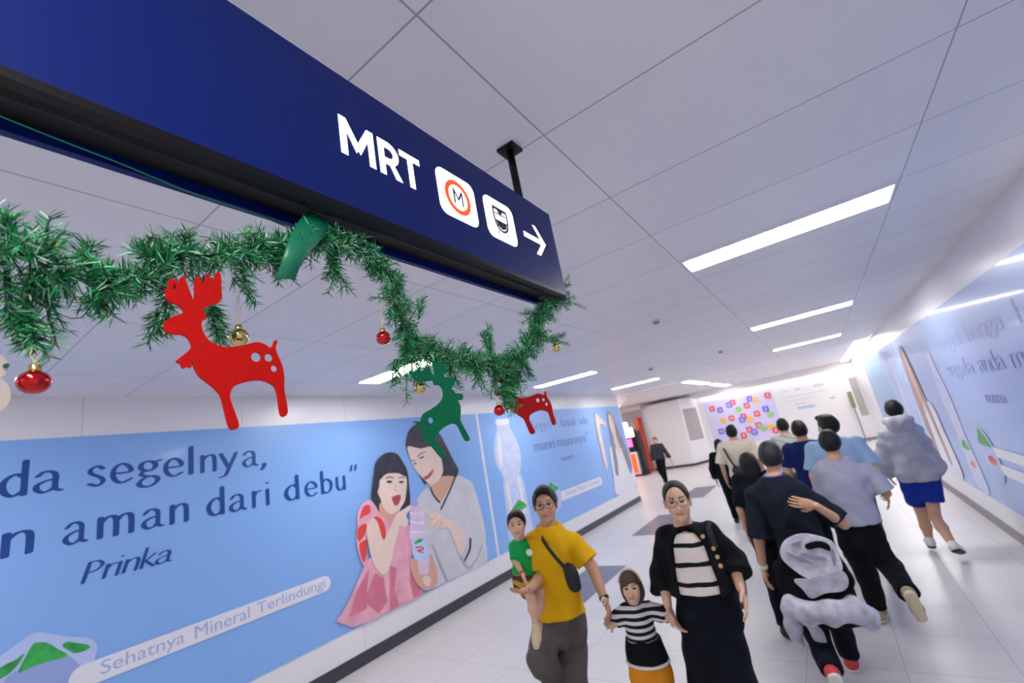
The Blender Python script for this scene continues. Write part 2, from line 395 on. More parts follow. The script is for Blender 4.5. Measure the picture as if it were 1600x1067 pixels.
# ------------------------------------------------------------------ broad-pen lettering of the posters
GL = {   # width, list of (path, smooth?)   x-height = 1
 'a': (.85, [([(.1,.78),(.28,.97),(.52,.95),(.64,.75),(.64,.15),(.82,.02)],1), ([(.64,.58),(.34,.53),(.1,.36),(.1,.14),(.28,.0),(.5,.08),(.64,.25)],1)]),
 'd': (.8, [([(.65,.8),(.42,.99),(.17,.8),(.08,.48),(.17,.14),(.38,0),(.65,.22)],1), ([(.65,1.6),(.65,0)],0)]),
 's': (.68, [([(.6,.84),(.4,1),(.15,.86),(.17,.64),(.5,.42),(.62,.2),(.42,0),(.1,.13)],1)]),
 'e': (.8, [([(.1,.52),(.72,.54),(.64,.86),(.4,1),(.16,.82),(.08,.48),(.2,.12),(.45,0),(.74,.15)],1)]),
 'g': (.8, [([(.36,1),(.14,.88),(.12,.62),(.36,.46),(.6,.6),(.6,.86)],1,1), ([(.55,.92),(.8,1)],0), ([(.24,.5),(.12,.32),(.28,.18),(.62,.12),(.72,-.1),(.5,-.36),(.2,-.38),(.05,-.2),(.16,.02),(.34,.14)],1)]),
 'l': (.4, [([(.2,1.6),(.2,0)],0)]),
 'n': (.8, [([(.13,1),(.13,0)],0), ([(.13,.68),(.3,.92),(.5,1),(.66,.82),(.67,0)],1)]),
 'm': (1.25, [([(.13,1),(.13,0)],0), ([(.13,.68),(.3,.94),(.48,1),(.62,.82),(.63,0)],1), ([(.63,.68),(.8,.94),(.98,1),(1.12,.82),(1.13,0)],1)]),
 'y': (.8, [([(.05,1),(.4,.05)],0), ([(.74,1),(.4,.05),(.24,-.36),(.02,-.45)],1)]),
 'r': (.55, [([(.13,1),(.13,0)],0), ([(.13,.62),(.28,.92),(.5,.97)],1)]),
 'i': (.3, [([(.13,1),(.13,0)],0), ([(.12,1.42),(.14,1.4)],0)]),
 'b': (.8, [([(.13,1.6),(.13,0)],0), ([(.13,.75),(.38,1),(.64,.8),(.7,.48),(.6,.14),(.38,0),(.13,.16)],1)]),
 'u': (.8, [([(.13,1),(.13,.3),(.28,.02),(.48,.08),(.65,.35)],1), ([(.65,1),(.65,0)],0)]),
 'k': (.75, [([(.13,1.6),(.13,0)],0), ([(.62,1),(.17,.45)],0), ([(.25,.52),(.7,0)],0)]),
 'P': (.85, [([(.13,1.5),(.13,0)],0), ([(.13,1.48),(.5,1.46),(.72,1.12),(.52,.78),(.13,.72)],1)]),
 'S': (.8, [([(.68,1.3),(.45,1.5),(.16,1.32),(.2,1.0),(.56,.68),(.68,.32),(.45,0),(.1,.18)],1)]),
 '.': (.35, [([(.13,.03),(.15,.05)],0)]),
 '-': (.5, [([(.08,.5),(.42,.5)],0)]),
 ',': (.3, [([(.16,.08),(.16,-.1),(.06,-.3)],1)]),
 '”': (.75, [([(.24,1.7),(.14,1.3)],0), ([(.6,1.7),(.5,1.3)],0)]),
 '“': (.75, [([(.14,1.7),(.24,1.3)],0), ([(.5,1.7),(.6,1.3)],0)]),
}
def glyph(ch, u0, u1, base, xh, hw=.105, hh=.045, shear=0.):
    W, strokes = GL[ch]; out = []; sx = (u1-u0)/W
    for st in strokes:
        pts = smooth_path(st[0], 7, len(st) > 2) if st[1] else [np.array(p) for p in st[0]]
        if len(st) > 2: pts = pts+[pts[0]]
        for poly in nib_poly(pts, hw, hh, .2):
            out.append([(u0+(x+shear*y)*sx, base+y*xh) for x, y in poly])
    return out
def word(txt, u0, u1, base, xh, **k):
    ws = [GL[c][0] if c in GL else .5 for c in txt]; tot = sum(ws); out = []; u = u0; kx = (u1-u0)/tot
    for c, wd in zip(txt, ws):
        if c in GL: out += glyph(c, u, u+wd*kx, base, xh, **k)
        u += wd*kx
    return out

# ------------------------------------------------------------------ posters
m_pb = mat('poster_blue', '86b2ee', .32, spec=.5, coat=.15)
m_pb2 = mat('poster_blue_far', '90b0e8', .32, spec=.6, coat=.25)
m_ink = mat('ink_navy', '16458f', .35)
m_ink2 = mat('ink_slate', '7787bd', .35)
m_pw = mat('ink_white', 'e2e2ec', .35)
m_lil = mat('ink_lilac', 'a4b2dc', .35)
m_grn = mat('ink_green', '35a54d', .4, vary=.35, vscale=14)
m_hair = mat('print_hair', '343240', .35, vary=.3, vscale=9)
m_skin = mat('print_skin', 'e8cfc4', .35, vary=.05, vscale=5)
m_skin2 = mat('print_skin_rose', 'd9a892', .35)
m_pink = mat('print_pink', 'e6a9bd', .35, vary=.14, vscale=5)
m_pink2 = mat('print_pink_deep', 'd4788f', .35, vary=.12, vscale=6)
m_red = mat('print_red', 'de4a42', .35)
m_lip = mat('print_lip', 'b04a4e', .35)
m_knit = mat('print_knit', 'cfcfd8', .35, vary=.08, vscale=4)
m_bot = mat('print_bottle', 'd9c3e0', .35, vary=.1, vscale=10)
m_clear = mat('print_clear_bottle', 'c3cdee', .35, vary=.1, vscale=9)
m_label = mat('print_label', 'bcd0f4', .35)
m_brown = mat('print_brown_hair', '8a8592', .35, vary=.2, vscale=5)

LAY = [0]
class Poster:
    """prints laid on a wall plane; X wall face, sgn the way it looks"""
    def __init__(s, name, X, sgn, y0, y1, z0, z1, m, label, group='wall posters'):
        s.X, s.sgn = X, sgn
        s.root = empty(name, (X, (y0+y1)/2, z0), label, 'poster', group)
        b = MB(); b.box((min(X, X+sgn*.004), y0, z0), (max(X, X+sgn*.004), y1, z1)); b.obj('printed_sheet', m, s.root)
        s.off = .004
        s.box = (y0, y1, z0, z1)
    def uv(s, px, py):
        p = onx(px, py, s.X+s.sgn*.004); return (p[1], p[2])
    def put(s, name, polys, m, parent=None):
        s.off += .0006
        y0, y1, z0, z1 = s.box
        V, F = union2d(polys)
        V = [(min(max(a, y0), y1), min(max(c, z0), z1)) for a, c in V]
        return face_mesh(name, V, F, m, parent or s.root, s.off, s.X, s.sgn)
    def putmesh(s, name, V, F, m, parent=None):
        s.off += .0006; return face_mesh(name, V, F, m, parent or s.root, s.off, s.X, s.sgn)
PT, PB_ = 2.668, .39
po = Poster('water_poster', XL, 1, -1.5, 5.93, PB_, PT, m_pb, 'wide light blue wall poster of a girl and a woman pointing at a bottle', 'wall posters')
xh = .152
def words(P_, name, rows, base, xh_, m):
    for row in rows: P_.put(name, sum([glyph(ch, a, c, base, xh_) for ch, a, c in row], []), m)
words(po, 'printed_word', [(('d', .587, .735), ('a', .755, .905)), (('s', 1.04, 1.15), ('e', 1.185, 1.325), ('g', 1.36, 1.515), ('e', 1.54, 1.685), ('l', 1.705, 1.79), ('n', 1.815, 1.965), ('y', 1.985, 2.145), ('a', 2.19, 2.335), (',', 2.36, 2.43))], 2.27, xh, m_ink)
words(po, 'printed_word', [(('n', .615, .785),), (('a', .93, 1.06), ('m', 1.11, 1.35), ('a', 1.395, 1.54), ('n', 1.58, 1.735)), (('d', 1.87, 2.03), ('a', 2.06, 2.21), ('r', 2.26, 2.36), ('i', 2.395, 2.45)), (('d', 2.593, 2.765), ('e', 2.815, 2.96), ('b', 3.0, 3.155), ('u', 3.19, 3.335), ('”', 3.385, 3.51))], 1.868, xh, m_ink)
po.put('signature', word('Prinka', 1.03, 1.60, 1.572, .092, shear=.18, hw=.085, hh=.04), m_ink)
# emblem: a globe with green hills rising over it
U_ = lambda pts: [po.uv(x, y) for x, y in pts]
glow = po.put('emblem', [U_(smooth_path([(-60, 1067), (-20, 1040), (10, 1018), (35, 1000), (55, 988), (80, 990), (105, 994), (140, 997), (152, 1010), (148, 1030), (150, 1067), (150, 1120), (-60, 1120)], 4, True))], mat('emblem_glow', 'b3c3ee', .35))
po.put('globe', [U_(smooth_path([(5, 1067), (25, 1048), (60, 1030), (95, 1020), (115, 1030), (130, 1048), (136, 1067), (130, 1110), (5, 1110)], 4, True))], mat('emblem_globe', '93a6da', .35), glow)
po.put('hills', [U_(smooth_path(q, 5, True)) for q in ([(28, 1050), (42, 1022), (52, 1006), (65, 1003), (78, 1006), (92, 1015), (105, 1022), (98, 1028), (80, 1032), (55, 1040), (40, 1046)], [(0, 1043), (12, 1036), (25, 1030), (38, 1020), (32, 1032), (22, 1045), (10, 1055), (-5, 1062), (-20, 1056)], [(97, 1008), (106, 1002), (118, 1004), (137, 1007), (140, 1012), (128, 1018), (115, 1020), (105, 1015)])], m_grn, glow)
pill = po.put('slogan_banner', [rrect(1.0, .872, 3.04, 1.025, .074)], m_pw)
SLOGAN = [('Sehatnya', 0, .292, -.2), ('Mineral', .332, .575, 0), ('Terlindungi', .612, 1., -.2)]
def slogan(P_, u0, u1, v0, v1, par):
    H = (v1-v0)/1.2
    for tx, a, c, ds in SLOGAN:
        V, F = text_mesh(tx); P_.putmesh('printed_word', fit(V, u0+a*(u1-u0), u0+c*(u1-u0), v0+.2*H+ds*H, v1), F, m_lil, par)
slogan(po, 1.17, 2.975, .885, 1.005, pill)
# --- people printed on the poster, traced on the wall plane
A_ = lambda pts: [po.uv(510+x/5.336, 640+y/5.336) for x, y in pts]
B_ = lambda pts: [po.uv(510+x/5.336, 790+y/5.336) for x, y in pts]
S = lambda pts, n=5: smooth_path(pts, n, True)
def el(px, py, rx, ry, rot=0, n=20):
    c, s_ = math.cos(rot), math.sin(rot)
    return [(px+rx*math.cos(2*math.pi*k/n)*c-ry*math.sin(2*math.pi*k/n)*s_, py+rx*math.cos(2*math.pi*k/n)*s_+ry*math.sin(2*math.pi*k/n)*c) for k in range(n)]
def st_px(pts, hw, sm=6):                                   # a pen stroke in crop pixels
    return nib_poly(smooth_path(pts, sm), hw, hw, 0)
wo = po.put('printed_woman', [A_(smooth_path([(750,760),(850,645),(890,700),(940,740),(1000,680),(1060,570),(1090,548),(1150,570),(1210,610),(1250,720),(1290,860),(1318,1000),(1328,1110),(1332,1278),(1190,1345),(1000,1432),(890,1482),(800,1400),(720,1100)], 3, True))], m_knit)
po.put('hair', [A_(S([(690,170),(750,120),(830,110),(930,190),(1000,310),(1060,430),(1097,500),(1080,560),(1010,600),(930,618),(880,590),(800,640),(830,660),(785,570),(700,420),(662,320),(665,240)]))], m_hair, wo)
po.put('neck', [A_(S([(850,600),(950,560),(1045,555),(1055,590),(960,750),(935,770),(885,690)]))], m_skin2, wo)
po.put('face', [A_(S([(672,310),(780,325),(880,310),(945,390),(968,500),(950,560),(910,610),(868,625),(830,600),(770,540),(730,490),(700,420)]))], m_skin, wo)
po.put('features', [A_(p) for p in st_px([(757,392),(785,366),(822,352)], 3.5)+st_px([(704,432),(718,424),(738,428)], 3)+[el(790,400,20,7,-.35), el(735,450,14,6,-.35)]], m_hair, wo)
po.put('lips', [A_(S([(805,565),(840,545),(885,495),(880,530),(850,570),(820,585)]))], m_lip, wo)
m_pn = mat('print_navy', '2a3050', .35); m_fold = mat('print_fold', 'aab0bf', .35)
for q in ([(862,650),(890,715),(938,773)], [(1072,555),(1030,660),(950,830)]): po.put('collar_stripe', [A_(p) for p in st_px(q, 7)], m_pn, wo)
po.put('cuff_stripe', [B_(p) for p in st_px([(1195,275),(1188,370),(1138,475)], 8)], m_pn, wo)
for q, hw in (([(1150,330),(1120,430),(1180,520)], 9), ([(1290,330),(1260,420),(1200,520)], 7), ([(880,330),(940,480),(1000,620)], 10)): po.put('sleeve_fold', [B_(p) for p in st_px(q, hw)], m_fold, wo)
po.put('pointing_hand', [B_(S([(765,0),(810,15),(860,48),(920,60),(970,90),(1050,120),(1110,170),(1150,230),(1155,330),(1112,420),(1060,300),(1010,185),(960,190),(920,195),(880,175),(850,150),(865,115),(835,75)]))], m_skin, wo)
po.put('finger_line', [B_(p) for p in st_px([(862,120),(890,110),(905,90)], 3)+st_px([(890,165),(915,150),(930,120)], 3)+st_px([(925,185),(945,165),(960,130)], 3)], m_skin2, wo)
gi = po.put('printed_girl', [B_([(320,480)]+S([(320,480),(400,420),(540,470),(690,440),(720,560),(760,650),(790,742),(640,820),(500,888),(370,960),(290,985),(210,1012),(140,985),(75,960),(120,900),(180,790),(250,640)],4))], m_pink)
po.put('skirt_fold', [B_(p) for p in ([(350,520),(250,700),(180,930),(330,860),(330,700)], [(520,500),(580,520),(560,690),(600,830),(520,880),(520,700)], [(690,540),(780,660),(785,742),(720,770),(690,650)], [(400,560),(470,600),(500,800),(430,900),(300,800)])], m_pink2, gi)
po.put('bodice', [B_(S([(430,60),(560,90),(620,130),(690,170),(705,330),(700,430),(640,480),(520,480),(440,420),(420,250)]))], m_pink, gi)
po.put('ruffle', [B_(S([(290,-10),(350,-45),(410,0),(440,70),(370,110),(335,180),(322,300),(332,420),(312,505),(265,420),(242,300),(248,180),(250,80)]))], m_pink, gi)
po.put('ruffle_shade', [B_(S(q)) for q in ([(300,10),(350,0),(355,60),(300,90),(270,110)], [(250,200),(320,150),(318,230),(262,300)], [(265,330),(325,290),(328,400),(300,470)])], m_red, gi)
po.put('strap', [B_(S([(395,95),(450,110),(485,200),(478,290),(440,230),(405,150)]))], m_red, gi)
po.put('hair', [A_(S([(515,358),(580,370),(625,430),(665,510),(680,620),(690,740),(685,795),(640,835),(560,800),(500,830),(440,858),(400,800),(368,750),(370,660),(385,540),(400,450),(450,385)]))], m_hair, gi)
po.put('neck', [A_(S([(450,770),(600,820),(575,880),(520,918),(440,872)]))], m_skin2, gi)
po.put('face', [A_(S([(440,560),(480,540),(560,530),(640,545),(662,600),(655,700),(640,770),(600,830),(560,862),(520,870),(470,820),(440,740),(418,690),(432,640)]))], m_skin, gi)
po.put('fringe', [A_([(415,600)]+S([(415,600),(420,500),(470,420),(540,400),(620,440),(655,555),(600,535),(540,525),(480,545),(445,580)],4))], m_hair, gi)
po.put('eye', [A_(el(515,603,24,11)), A_(el(615,605,20,10))]+[A_(p) for p in st_px([(488,575),(515,562),(545,570)], 4)+st_px([(595,570),(620,563),(640,572)], 4)], m_hair, gi)
po.put('nose', [A_(p) for p in st_px([(570,640),(560,672),(590,675)], 4)], m_skin2, gi)
mo = po.put('mouth', [A_(S([(535,735),(570,715),(605,712),(608,745),(590,790),(562,800),(545,770)]))], m_lip, gi)
po.put('tongue', [A_(S([(555,765),(590,755),(588,785),(565,795)]))], m_pink, mo) if False else None
po.put('arm', [B_(S([(340,150),(370,105),(410,130),(440,220),(465,290),(520,180),(545,130),(570,75),(620,40),(690,-5),(700,20),(655,80),(672,130),(650,178),(605,170),(590,210),(560,330),(520,500),(480,568),(440,562),(380,480),(340,330),(325,220)]))], m_skin, gi)
bt = po.put('printed_bottle', [B_(S([(690,-50),(745,-50),(760,0),(800,40),(800,140),(822,240),(832,300),(852,480),(835,570),(765,590),(728,480),(698,320),(680,260),(690,140),(683,60),(692,0)]))], m_bot)
po.put('bottle_ring', [B_(p) for p in st_px([(690,130),(740,145),(800,140)], 8)+st_px([(685,215),(740,225),(812,215)], 7)+st_px([(690,60),(740,70),(800,55)], 6)], mat('print_bottle_line', 'e9e0f2', .35), bt)
lb = po.put('bottle_label', [B_(S([(705,310),(760,275),(825,300),(838,430),(790,450),(720,440)]))], m_label, bt)
po.put('bottle_cap', [B_(S([(690,-52),(742,-52),(748,0),(694,0)],2))], mat('print_cap', '9ba9e6', .35), bt)
po.put('label_hills', [B_(S([(720,315),(745,285),(790,275),(780,300),(740,318)]))], m_grn, bt)
po.put('label_mark', [B_(p) for p in st_px([(735,350),(780,345),(795,365),(750,375),(790,390)], 6)], m_red, bt)
po.put('holding_hand', [B_(S([(680,460),(720,440),(750,480),(770,570),(840,560),(850,480),(862,400),(895,500),(915,620),(870,690),(800,700),(720,620)]))], m_skin2, bt)
po.put('thumb', [B_(S([(790,600),(830,580),(860,620),(840,670),(800,650)]))], m_skin, bt)
# vertical seam strip between the two posters
b = MB(); b.box((XL, 5.93, PB_), (XL+.004, 5.985, PT)); tag(b.obj('poster_seam_strip', m_pw), 'narrow white upright strip between the two blue posters on the left wall', 'strip')
# second poster
p2 = Poster('water_poster', XL, 1, 5.985, 12.50, PB_, PT, m_pb, 'light blue wall poster with a clear bottle and a long-haired woman, near the wall end', 'wall posters')
bo = p2.put('printed_bottle', [smooth_path([(6.47,2.545),(6.87,2.53),(6.86,2.40),(6.98,2.20),(7.07,1.95),(7.03,1.7),(6.95,1.55),(7.0,1.4),(7.02,1.1),(7.05,.75),(7.03,.5),(6.9,.44),(6.4,.44),(6.3,.55),(6.32,.8),(6.36,1.1),(6.38,1.4),(6.42,1.55),(6.3,1.75),(6.27,1.98),(6.36,2.2),(6.48,2.38)], 4, True)], m_clear)
p2.put('highlight', [smooth_path(q, 4, True) for q in ([(6.42,2.15),(6.52,2.3),(6.5,1.9),(6.42,1.7),(6.36,1.9)], [(6.46,1.4),(6.54,1.4),(6.52,.8),(6.44,.7)], [(6.82,1.45),(6.9,1.45),(6.93,.9),(6.85,.9)])], m_pw, bo)
p2.put('bottle_cap', [rrect(6.48, 2.44, 6.87, 2.55, .03)], m_pw, bo)
p2.put('label_hills', [smooth_path([(6.5,.98),(6.62,1.04),(6.75,1.1),(6.9,1.03),(6.95,.95),(6.7,.92)], 4, True)], m_grn, bo)
for tx, a, c, bs in (('“Segel', 7.42, 8.42, 2.275), ('...', 8.43, 8.62, 2.275), ('kayak', 8.85, 9.6, 2.275), ('ada', 9.75, 10.25, 2.275), ('manis-manisnya”', 7.55, 10.1, 1.87)):
    p2.put('printed_word', word(tx, a, c, bs, .125, hw=.08, hh=.04), m_ink2)
p2.put('signature', word('nuuna', 8.55, 9.15, 1.56, .07, hw=.08), m_ink2)
pl = p2.put('slogan_banner', [rrect(8.05, .80, 10.3, .985, .09)], m_pw)
slogan(p2, 8.45, 10.15, .835, .955, pl)
em = p2.put('emblem', [circ(7.95, .93, .3, 40, .27)], mat('emblem_glow', 'b7c4ec', .35))
p2.put('hills', [smooth_path([(7.65,1.0),(7.8,1.13),(7.92,1.21),(8.05,1.15),(8.2,1.07),(8.0,1.02)], 5, True)], m_grn, em)
lady = p2.put('printed_lady', [smooth_path([(11.2,1.6),(11.5,1.55),(12.0,1.5),(12.3,1.3),(12.42,.9),(12.45,.42),(11.0,.42),(11.05,.9),(11.1,1.3)], 4, True)], m_pw)
p2.put('hair', [smooth_path([(11.65,2.52),(11.85,2.46),(12.0,2.2),(12.15,1.8),(12.35,1.4),(12.4,.9),(12.2,.8),(12.05,1.2),(11.9,1.6),(11.6,1.6),(11.5,1.2),(11.35,.85),(11.2,.95),(11.3,1.4),(11.42,1.9),(11.48,2.3)], 4, True)], m_brown, lady)
p2.put('face', [smooth_path([(11.55,2.35),(11.68,2.45),(11.8,2.35),(11.84,2.1),(11.8,1.85),(11.86,1.6),(11.72,1.35),(11.62,1.6),(11.6,1.9),(11.53,2.1)], 4, True)], m_skin, lady)
p2.put('arm', [smooth_path([(10.72,2.45),(10.82,2.5),(11.1,2.34),(11.3,2.22),(11.25,2.15),(10.95,2.22),(10.86,2.1),(10.84,1.7),(10.82,1.3),(10.78,1.1),(10.66,1.2),(10.64,1.7),(10.66,2.2)], 4, True)], m_skin, lady)
# posters of the right wall (seen at a grazing angle); outline lists use (y, z) on that wall
p3 = Poster('water_poster', XR, -1, .8, 10.55, PB_, 2.645, m_pb2, 'long pale blue wall poster on the right wall, with grey lettering and bottles', 'wall posters')
def rword(txt, ya, yb, base, xh_, **k):      # reads from the far end to the near end
    return [[(-a, c) for a, c in p][::-1] for p in word(txt, -ya, -yb, base, xh_, **k)]
for tx, a, c, bs in (('segel', 7.3, 6.3, 2.19), ('bangat', 6.1, 4.9, 2.19), ('badan', 4.75, 3.6, 2.19), ('segala', 7.4, 6.3, 1.88), ('anda', 6.15, 5.4, 1.88), ('minum', 5.25, 4.2, 1.88)):
    p3.put('printed_word', rword(tx, a, c, bs, .11, hw=.08), mat('ink_faint', '8f98cc', .35))
p3.put('signature', rword('nuuna', 6.35, 5.75, 1.58, .075, hw=.08), mat('ink_faint', '8f98cc', .35))
for k, (c, wd) in enumerate(((8.05, .20), (7.15, .0))):
    if wd:
        bo = p3.put('printed_bottle', [smooth_path([(c-.13,2.2),(c+.13,2.2),(c+.13,2.05),(c+.25,1.7),(c+.24,1.35),(c+.2,1.2),(c+.25,.9),(c+.24,.45),(c-.24,.45),(c-.25,.9),(c-.2,1.2),(c-.24,1.35),(c-.25,1.7),(c-.13,2.05)], 4, True)], m_clear)
        p3.put('label_hills', [smooth_path([(c-.17,.98),(c,1.08),(c+.17,.98),(c,.94)], 4, True)], m_grn, bo)
        p3.put('label_mark', [circ(c, .76, .1, 16, .045)], m_red, bo)
em = p3.put('emblem', [circ(7.05, .98, .27, 40, .3)], mat('emblem_glow', 'b7c4ec', .35))
p3.put('hills', [smooth_path([(6.85,1.1),(7.0,1.22),(7.1,1.28),(7.22,1.2),(7.3,1.1),(7.05,1.08)], 5, True)], m_grn, em)
p3.put('emblem_mark', [circ(7.05, .93, .14, 20, .05)], m_red, em)
pl = p3.put('slogan_banner', [rrect(4.6, .99, 6.85, 1.1, .05), rrect(4.6, .8, 6.85, .92, .05)], m_pw)
lady = p3.put('printed_lady', [smooth_path([(9.1,1.5),(9.5,1.55),(10.0,1.5),(10.3,1.2),(10.35,.42),(9.0,.42),(9.0,1.1)], 4, True)], m_pw)
p3.put('hair', [smooth_path([(9.85,2.5),(10.05,2.4),(10.2,2.0),(10.35,1.4),(10.3,.7),(10.1,.65),(9.95,1.2),(9.85,1.6),(9.7,1.6),(9.6,1.2),(9.5,.6),(9.35,.7),(9.4,1.4),(9.5,2.0),(9.65,2.4)], 4, True)], mat('print_auburn', '9a7d74', .35, vary=.2), lady)
p3.put('face', [smooth_path([(9.8,2.38),(9.95,2.2),(9.92,1.8),(9.85,1.4),(9.75,1.4),(9.68,1.9),(9.68,2.25)], 4, True)], m_skin2, lady)
p4 = Poster('water_poster', XR, -1, 10.65, 17.2, PB_, 2.645, m_pb2, 'pale blue wall poster at the far end of the right wall', 'wall posters')
p4.put('white_band', [rrect(11.4, .5, 11.9, 2.4, .05)], m_clear)
p4.put('panel', [rrect(13.0, 1.2, 16.5, 2.45, .05)], mat('print_teal', '8fb3d6', .35))

# ------------------------------------------------------------------ boards and panels of the far wall
lt = mat('board_lilac', 'd3cdee', .35)
YW = YF
class Board:
    def __init__(s, name, x0, x1, z0, z1, m, label, cat):
        s.root = empty(name, ((x0+x1)/2, YW, z0), label, cat)
        b = MB(); b.box((x0, YW-.012, z0), (x1, YW, z1)); bevel(b.obj('board', m, s.root), .003); s.off = .012
    def put(s, name, polys, m):
        s.off += .001; b = MB(); V, F = union2d(polys); n = len(V)
        b.add([(a, YW-s.off, c) for a, c in V]+[(a, YW-s.off+.0008, c) for a, c in V], [tuple(f) for f in F]+[tuple(i+n for i in f[::-1]) for f in F])
        return b.obj(name, m, s.root)
bd = Board('letter_board', -4.28, -1.55, .55, 2.52, lt, 'lilac board scattered with small coloured tiles on the far wall', 'board')
cols = {'r': mat('tile_red', 'e2606a', .4), 'b': mat('tile_blue', '6a6fe0', .4), 'g': mat('tile_green', '93cf86', .4), 'y': mat('tile_yellow', 'f0c06c', .4)}
inn = mat('tile_inner', 'efd9df', .4)
tiles = [(200,300,'r'),(278,312,'b'),(398,240,'r'),(365,262,'b'),(455,305,'g'),(535,268,'r'),(562,205,'b'),(618,212,'y'),(735,170,'r'),(632,345,'r'),(718,300,'b'),(762,352,'g'),(310,412,'y'),(388,390,'r'),(505,372,'r'),(490,405,'b'),(568,398,'y'),(292,517,'b'),(560,498,'r'),(607,520,'b'),(507,555,'r'),(650,455,'r'),(688,482,'g'),(765,468,'y'),(815,505,'r')]
for i, (tx, ty, cc) in enumerate(tiles):
    p = ony(1080+tx/6.154, 590+ty/6.154, YW); x, z = p[0], p[2]; r = .115
    sh = rrect(x-r, z-r*1.05, x+r, z+r*1.05, .05) if cc in 'rb' else circ(x, z, r*1.1, 20)
    bd.put('colour_tile', [sh], cols[cc])
    if cc in 'rb':
        V2, F2 = ring(x, z, .058, .035, 20) if i % 2 else (rrect(x-.02, z-.06, x+.02, z+.06, .01), None)
        bd.off += .001; b = MB()
        if F2 is None: F2 = [tuple(range(len(V2)))]
        b.add([(a, YW-bd.off, c) for a, c in V2], F2); b.obj('tile_mark', inn, bd.root)
wb = Board('notice_board', -1.5, 1.05, .12, 2.62, mat('board_white', 'e4e2e4', .4), 'large white notice board with faint grey lines right of the lilac board', 'board')
gl = mat('faint_print', 'bdbcc4', .5)
wb.put('printed_lines', [rrect(-1.25, 2.30, -1.0, 2.33, .01), rrect(-.75, 2.28, -.55, 2.34, .01), rrect(-.1, 2.28, .25, 2.34, .01), rrect(-1.25, 2.05, .3, 2.07, .008), rrect(-1.2, 1.88, -.2, 1.90, .008), rrect(-.9, 1.72, -.5, 1.75, .01), rrect(.3, 1.7, .45, 1.78, .02)], gl)
wb.put('blue_caption', [rrect(-.85, 1.52, -.25, 1.62, .03)], mat('faint_blue', 'a9c2e8', .5))
# grey recessed panels beside the boards
def quad_panel(name, a, c, z0, z1, th, m):
    a = np.array(a); c = np.array(c); d = c-a; nrm = np.array((d[1], -d[0])); nrm = nrm/np.linalg.norm(nrm)*th
    P = [a, c, c+nrm, a+nrm]; b = MB()
    b.add([(q[0], q[1], z0) for q in P]+[(q[0], q[1], z1) for q in P], [(0,3,2,1),(4,5,6,7),(0,1,5,4),(1,2,6,5),(2,3,7,6),(3,0,4,7)])
    return struct(name, b, m)
quad_panel('trim_3', (-5.0, 20.31), (-4.62, 21.14), 1.02, 2.38, .012, m_recess)
quad_panel('trim_4', (1.06, 21.295), (1.3, 21.295), .9, 2.35, .012, m_recess)
# ------------------------------------------------------------------ Christmas garland under the sign
GX = -.645
def gpt(px, py, dx=0.): return Vector(onx(px, py, GX+dx))
m_needle = mat('needle_green', '0a8a48', .36, spec=.6, vary=.35, vscale=40)
m_needle2 = mat('needle_light', '8fcfa8', .25, spec=.7)
m_needle3 = mat('needle_dark', '064a2c', .45)
m_wire = mat('garland_wire', '0b3a22', .6)
m_tip = mat('brown_bud', '9a6a30', .6)
NEED = [m_needle, m_needle2, m_needle3]
def blade(V, F, MI, p, d, L, wd, mi):
    d = d.normalized(); s_ = d.cross(Vector((random.uniform(-1,1), random.uniform(-1,1), random.uniform(-1,1)))).normalized()*wd*.5
    nrm = d.cross(s_).normalized(); bend = nrm*L*random.uniform(-.12, .12); o = len(V); h = nrm*wd*.22
    m_ = p+d*L*.55+bend*.6; e = p+d*L+bend
    V += [p-s_*.7, p+h*.7, p+s_*.7, m_-s_, m_+h, m_+s_, e]
    F += [(o, o+1, o+4, o+3), (o+1, o+2, o+5, o+4), (o+3, o+4, o+6), (o+4, o+5, o+6)]; MI += [mi]*4
def sprig(V, F, MI, TW, p, d, L, nl, wd, dens):
    """one short twig with needles all round"""
    d = d.normalized(); n = max(8, int(L*dens)); q = p.copy(); k = Vector((random.uniform(-1,1), random.uniform(-1,1), random.uniform(-1.2,.6)))*.25
    pts = []
    for i in range(5):
        t = i/4; pts.append(p + d*L*t + k*L*t*t)
    TW.append(pts)
    ax = (pts[-1]-pts[0]).normalized(); u = ax.orthogonal().normalized(); v = ax.cross(u)
    for i in range(n):
        t = (i+random.random())/n; x = t*4; j = min(int(x), 3); b_ = pts[j].lerp(pts[j+1], x-j)
        a = random.random()*6.283; r = u*math.cos(a)+v*math.sin(a)
        dd = r*random.uniform(.75, 1.)+ax*random.uniform(.35, .8)
        mi = random.choices((0, 1, 2), (6, 2, 2.2))[0]
        blade(V, F, MI, b_, dd, nl*random.uniform(.75, 1.15)*(1-.25*t), wd, mi)
